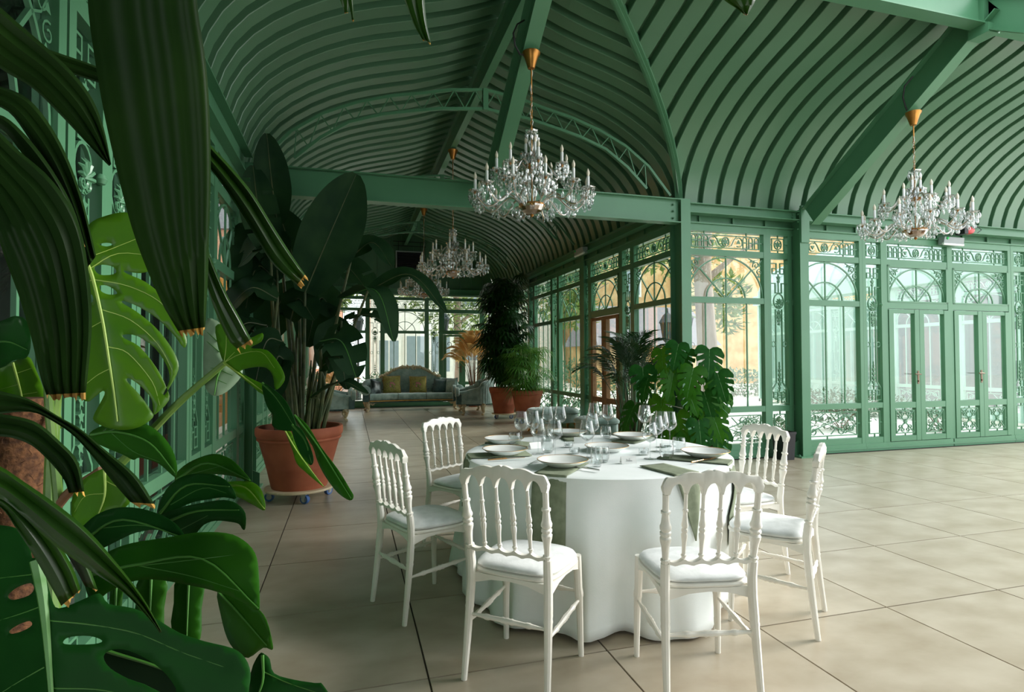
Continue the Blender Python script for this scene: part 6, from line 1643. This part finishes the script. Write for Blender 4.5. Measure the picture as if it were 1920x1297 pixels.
big_leaf(bm, [(168, 1064), (200, 1036), (246, 1018), (310, 1008), (370, 998), (424, 999), (456, 1012), (478, 1036), (485, 1070), (487, 1130), (484, 1144), (468, 1136), (436, 1120), (396, 1106), (340, 1094), (288, 1086), (240, 1092), (200, 1112), (176, 1130), (160, 1100)], [(170, 1078), (260, 1058), (380, 1048), (484, 1140)], [(170, 1075, 1.18), (486, 1130, 1.10), (380, 998, 1.18)], LF_MID, VEIN_M, (), [[(220, 1064), (320, 1054), (440, 1040)], [(260, 1060), (360, 1080), (450, 1108)]], fold=.22, step=16)
big_leaf(bm, [(408, 1108), (440, 1118), (480, 1138), (500, 1162), (511, 1206), (510, 1218), (494, 1214), (466, 1233), (444, 1222), (426, 1196), (414, 1152)], [(410, 1110), (448, 1150), (500, 1210)], [(410, 1110, 1.24), (511, 1215, 1.20), (466, 1230, 1.22)], LF_MID, VEIN_M, (), (), fold=.3, rw=.003)
for a, b in ((205, 232), (255, 312), (326, 382)):
    big_leaf(bm, [(a+6, 1085), (b, 1085), (b-4, 1140), (b-6, 1196), ((a+b)/2, 1204), (a-4, 1180), (a, 1130)], [((a+b)/2, 1085), ((a+b)/2-4, 1196)], [(a, 1085, 1.34), (b, 1090, 1.34), (a, 1200, 1.30)], LF_MID, VEIN_M, (), (), fold=.25, rw=.003)
big_leaf(bm, [(60, 1046), (76, 1048), (96, 1120), (110, 1140), (150, 1126), (186, 1112), (204, 1132), (250, 1140), (296, 1162), (336, 1186), (384, 1202), (436, 1215), (460, 1234), (470, 1262), (466, 1300), (470, 1330), (344, 1330), (330, 1290), (304, 1256), (266, 1230), (230, 1217), (204, 1220), (194, 1232), (206, 1252), (240, 1272), (286, 1290), (320, 1330), (-60, 1330), (-60, 980), (0, 984), (34, 992), (56, 1020)],
         [(68, 1050), (80, 1120), (88, 1200), (98, 1330)], [(68, 1050, 1.05), (466, 1270, .95), (0, 1300, .98)], LF_DARK, VEIN_M,
         [[(16, 1114), (34, 1100), (58, 1093), (64, 1104), (54, 1116), (28, 1124), (17, 1122)], [(18, 1182), (36, 1170), (56, 1164), (60, 1172), (44, 1182), (22, 1188)], [(118, 1204), (130, 1194), (168, 1192), (192, 1201), (176, 1207), (130, 1208)]],
         [[(94, 1163), (180, 1172), (260, 1188), (340, 1222), (420, 1250)], [(100, 1290), (180, 1292), (250, 1305)], [(72, 1075), (30, 1080), (-20, 1086)], [(78, 1136), (40, 1150), (-10, 1166)], [(84, 1250), (40, 1275), (0, 1300)]], fold=.18, step=18, rw=.011)
big_leaf(bm, [(190, 1210), (260, 1190), (360, 1210), (430, 1240), (450, 1290), (440, 1340), (200, 1340), (180, 1270)], [(200, 1220), (320, 1260), (440, 1330)], [(190, 1210, 1.16), (440, 1290, 1.14), (300, 1340, 1.12)], LF_STREL, VEIN_M, fold=.2, step=18)  # dark leaf added behind the slit, shade put into its colour
big_leaf(bm, [(466, 1330), (470, 1262), (486, 1226), (496, 1226), (506, 1236), (514, 1262), (552, 1274), (590, 1280), (606, 1284), (616, 1330)], [(492, 1228), (492, 1280), (470, 1330)], [(490, 1226, 1.3), (610, 1290, 1.24), (470, 1330, 1.26)], LF_DARK, VEIN_M, (), [[(496, 1260), (540, 1280), (600, 1300)]], fold=.3)
# dark pleated palm fronds in the top corner
fp = thing('fishtail_palm', 'tall palm with dark pleated ragged-tipped fronds hanging into view', 'potted plant', (-.60, .62, 0))
obj('pot', MB().lathe([(0, 0), (.15, 0), (.19, .30), (.205, .31), (.205, .36), (.185, .36), (.17, .30), (0, .30)], 28), TERRA, fp); obj('soil', MB().lathe([(0, .325), (.18, .315)], 16, cap=False), SOIL, fp)
obj('trunk', MB().tube([(0, 0, .3), (.02, -.05, 1.1), (.0, -.12, 2.0)], [.035, .03, .02], 10), STEMD, fp)
crown = at(-260, 60, .80)-fp.location
obj('leaf_stalk', MB().tube(smooth_path([(0, -.12, 1.9), (crown.x-.05, crown.y, crown.z-.1), crown], 6), .012, 7), STEMG, fp)
st2 = at(270, -90, .78)-fp.location
obj('leaf_stalk', MB().tube(smooth_path([(0, -.12, 2.0), (st2.x-.2, st2.y-.02, st2.z+.12), st2], 6), .010, 7), STEMG, fp)
palm_strip(fp, [(163, -60), (166, 20), (178, 110), (196, 215), (222, 330), (250, 435), (286, 530), (318, 596), (338, 626)], [(366, -60), (371, 20), (386, 120), (393, 220), (395, 330), (392, 430), (390, 510), (387, 570), (384, 620)], .78, .86, LF_PALM, 4, amp=.0035)
palm_strip(fp, [(-80, 330), (-20, 400), (8, 480), (34, 550), (58, 630), (74, 700), (88, 744)], [(-60, 190), (30, 278), (90, 330), (136, 394), (160, 470), (172, 600), (160, 742)], .86, .95, LF_PALM, 5)
palm_strip(fp, [(-90, 60), (0, 128), (60, 164), (110, 212), (150, 254), (184, 290), (205, 311)], [(-60, -40), (30, 40), (86, 88), (136, 136), (172, 184), (194, 240), (208, 308)], .80, .92, LF_PALM, 3, tip=False)
palm_strip(fp, [(-60, 40), (30, 108), (80, 122), (180, 153), (260, 180)], [(-60, 0), (40, 70), (100, 96), (180, 124), (260, 160)], .95, 1.0, LF_PALM, 2, tip=False)
palm_strip(fp, [(-60, 190), (10, 205), (56, 262), (100, 330), (140, 420), (165, 500)], [(-60, 150), (10, 165), (60, 192), (110, 262), (150, 360), (180, 480)], .92, 1.0, LF_PALM, 2, tip=False, amp=.004)
palm_strip(fp, [(-60, 230), (0, 240), (40, 286), (90, 350), (128, 420), (150, 462)], [(-60, 215), (0, 215), (50, 256), (100, 322), (138, 392), (158, 458)], .90, .98, LF_PALM, 1, amp=.003)
palm_strip(fp, [(330, 240), (396, 318), (432, 368), (472, 430), (508, 490), (540, 520), (560, 536)], [(330, 200), (396, 274), (432, 312), (472, 360), (512, 424), (548, 480), (574, 518)], .92, 1.02, LF_PALM2, 2, amp=.004)
palm_strip(fp, [(340, 420), (376, 500), (402, 580), (428, 636), (446, 656)], [(376, 420), (396, 486), (424, 550), (452, 600), (472, 638)], .95, 1.0, LF_PALM2, 2, amp=.003)
palm_strip(fp, [(622, -40), (634, -10), (642, 12), (646, 24)], [(652, -40), (654, -10), (654, 12), (653, 24)], .9, .92, LF_PALM2, 1, amp=.002, rag=5)
palm_strip(fp, [(646, -40), (652, 0), (658, 25), (660, 38)], [(662, -40), (662, 0), (663, 25), (664, 38)], .9, .92, LF_PALM2, 1, amp=.002, rag=5)
palm_strip(fp, [(742, -40), (758, 0), (776, 45), (792, 74)], [(800, -40), (796, 0), (800, 45), (808, 82)], .9, .94, LF_PALM2, 2, amp=.003, rag=5)
palm_strip(fp, [(1330, -30), (1358, 0), (1382, 16), (1394, 26)], [(1420, -30), (1416, 0), (1408, 16), (1402, 27)], .95, .97, LF_PALM2, 2, amp=.003, rag=4)
palm_strip(fp, [(-60, 790), (0, 776), (60, 772), (104, 792), (140, 818), (174, 856), (212, 904), (247, 944)], [(-60, 715), (0, 733), (54, 748), (108, 780), (150, 804), (200, 846), (256, 893), (291, 948)], .88, .96, LF_PALM, 2, amp=.004)
palm_strip(fp, [(-60, 830), (0, 818), (50, 830), (84, 856), (118, 896), (130, 926)], [(-60, 770), (0, 776), (64, 790), (110, 826), (146, 866), (158, 924)], .92, .97, LF_PALM, 2, amp=.004)
palm_strip(fp, [(-60, 920), (0, 934), (40, 965), (100, 1020), (170, 1070), (232, 1110), (280, 1160), (300, 1186)], [(-60, 850), (0, 874), (40, 900), (104, 944), (156, 986), (206, 1040), (266, 1118), (303, 1184)], .84, .90, LF_PALM2, 2, tip=False, amp=.004)
palm_strip(fp, [(-60, 930), (0, 950), (30, 990), (62, 1040), (96, 1100), (116, 1138)], [(-60, 900), (10, 925), (60, 960), (104, 1010), (136, 1064), (152, 1108)], .87, .92, LF_PALM2, 2, amp=.004)
palm_strip(fp, [(20, 930), (60, 956), (100, 1000), (138, 1060), (160, 1100)], [(40, 925), (84, 950), (126, 990), (160, 1046), (184, 1108)], .90, .94, LF_PALM2, 1, amp=.003)
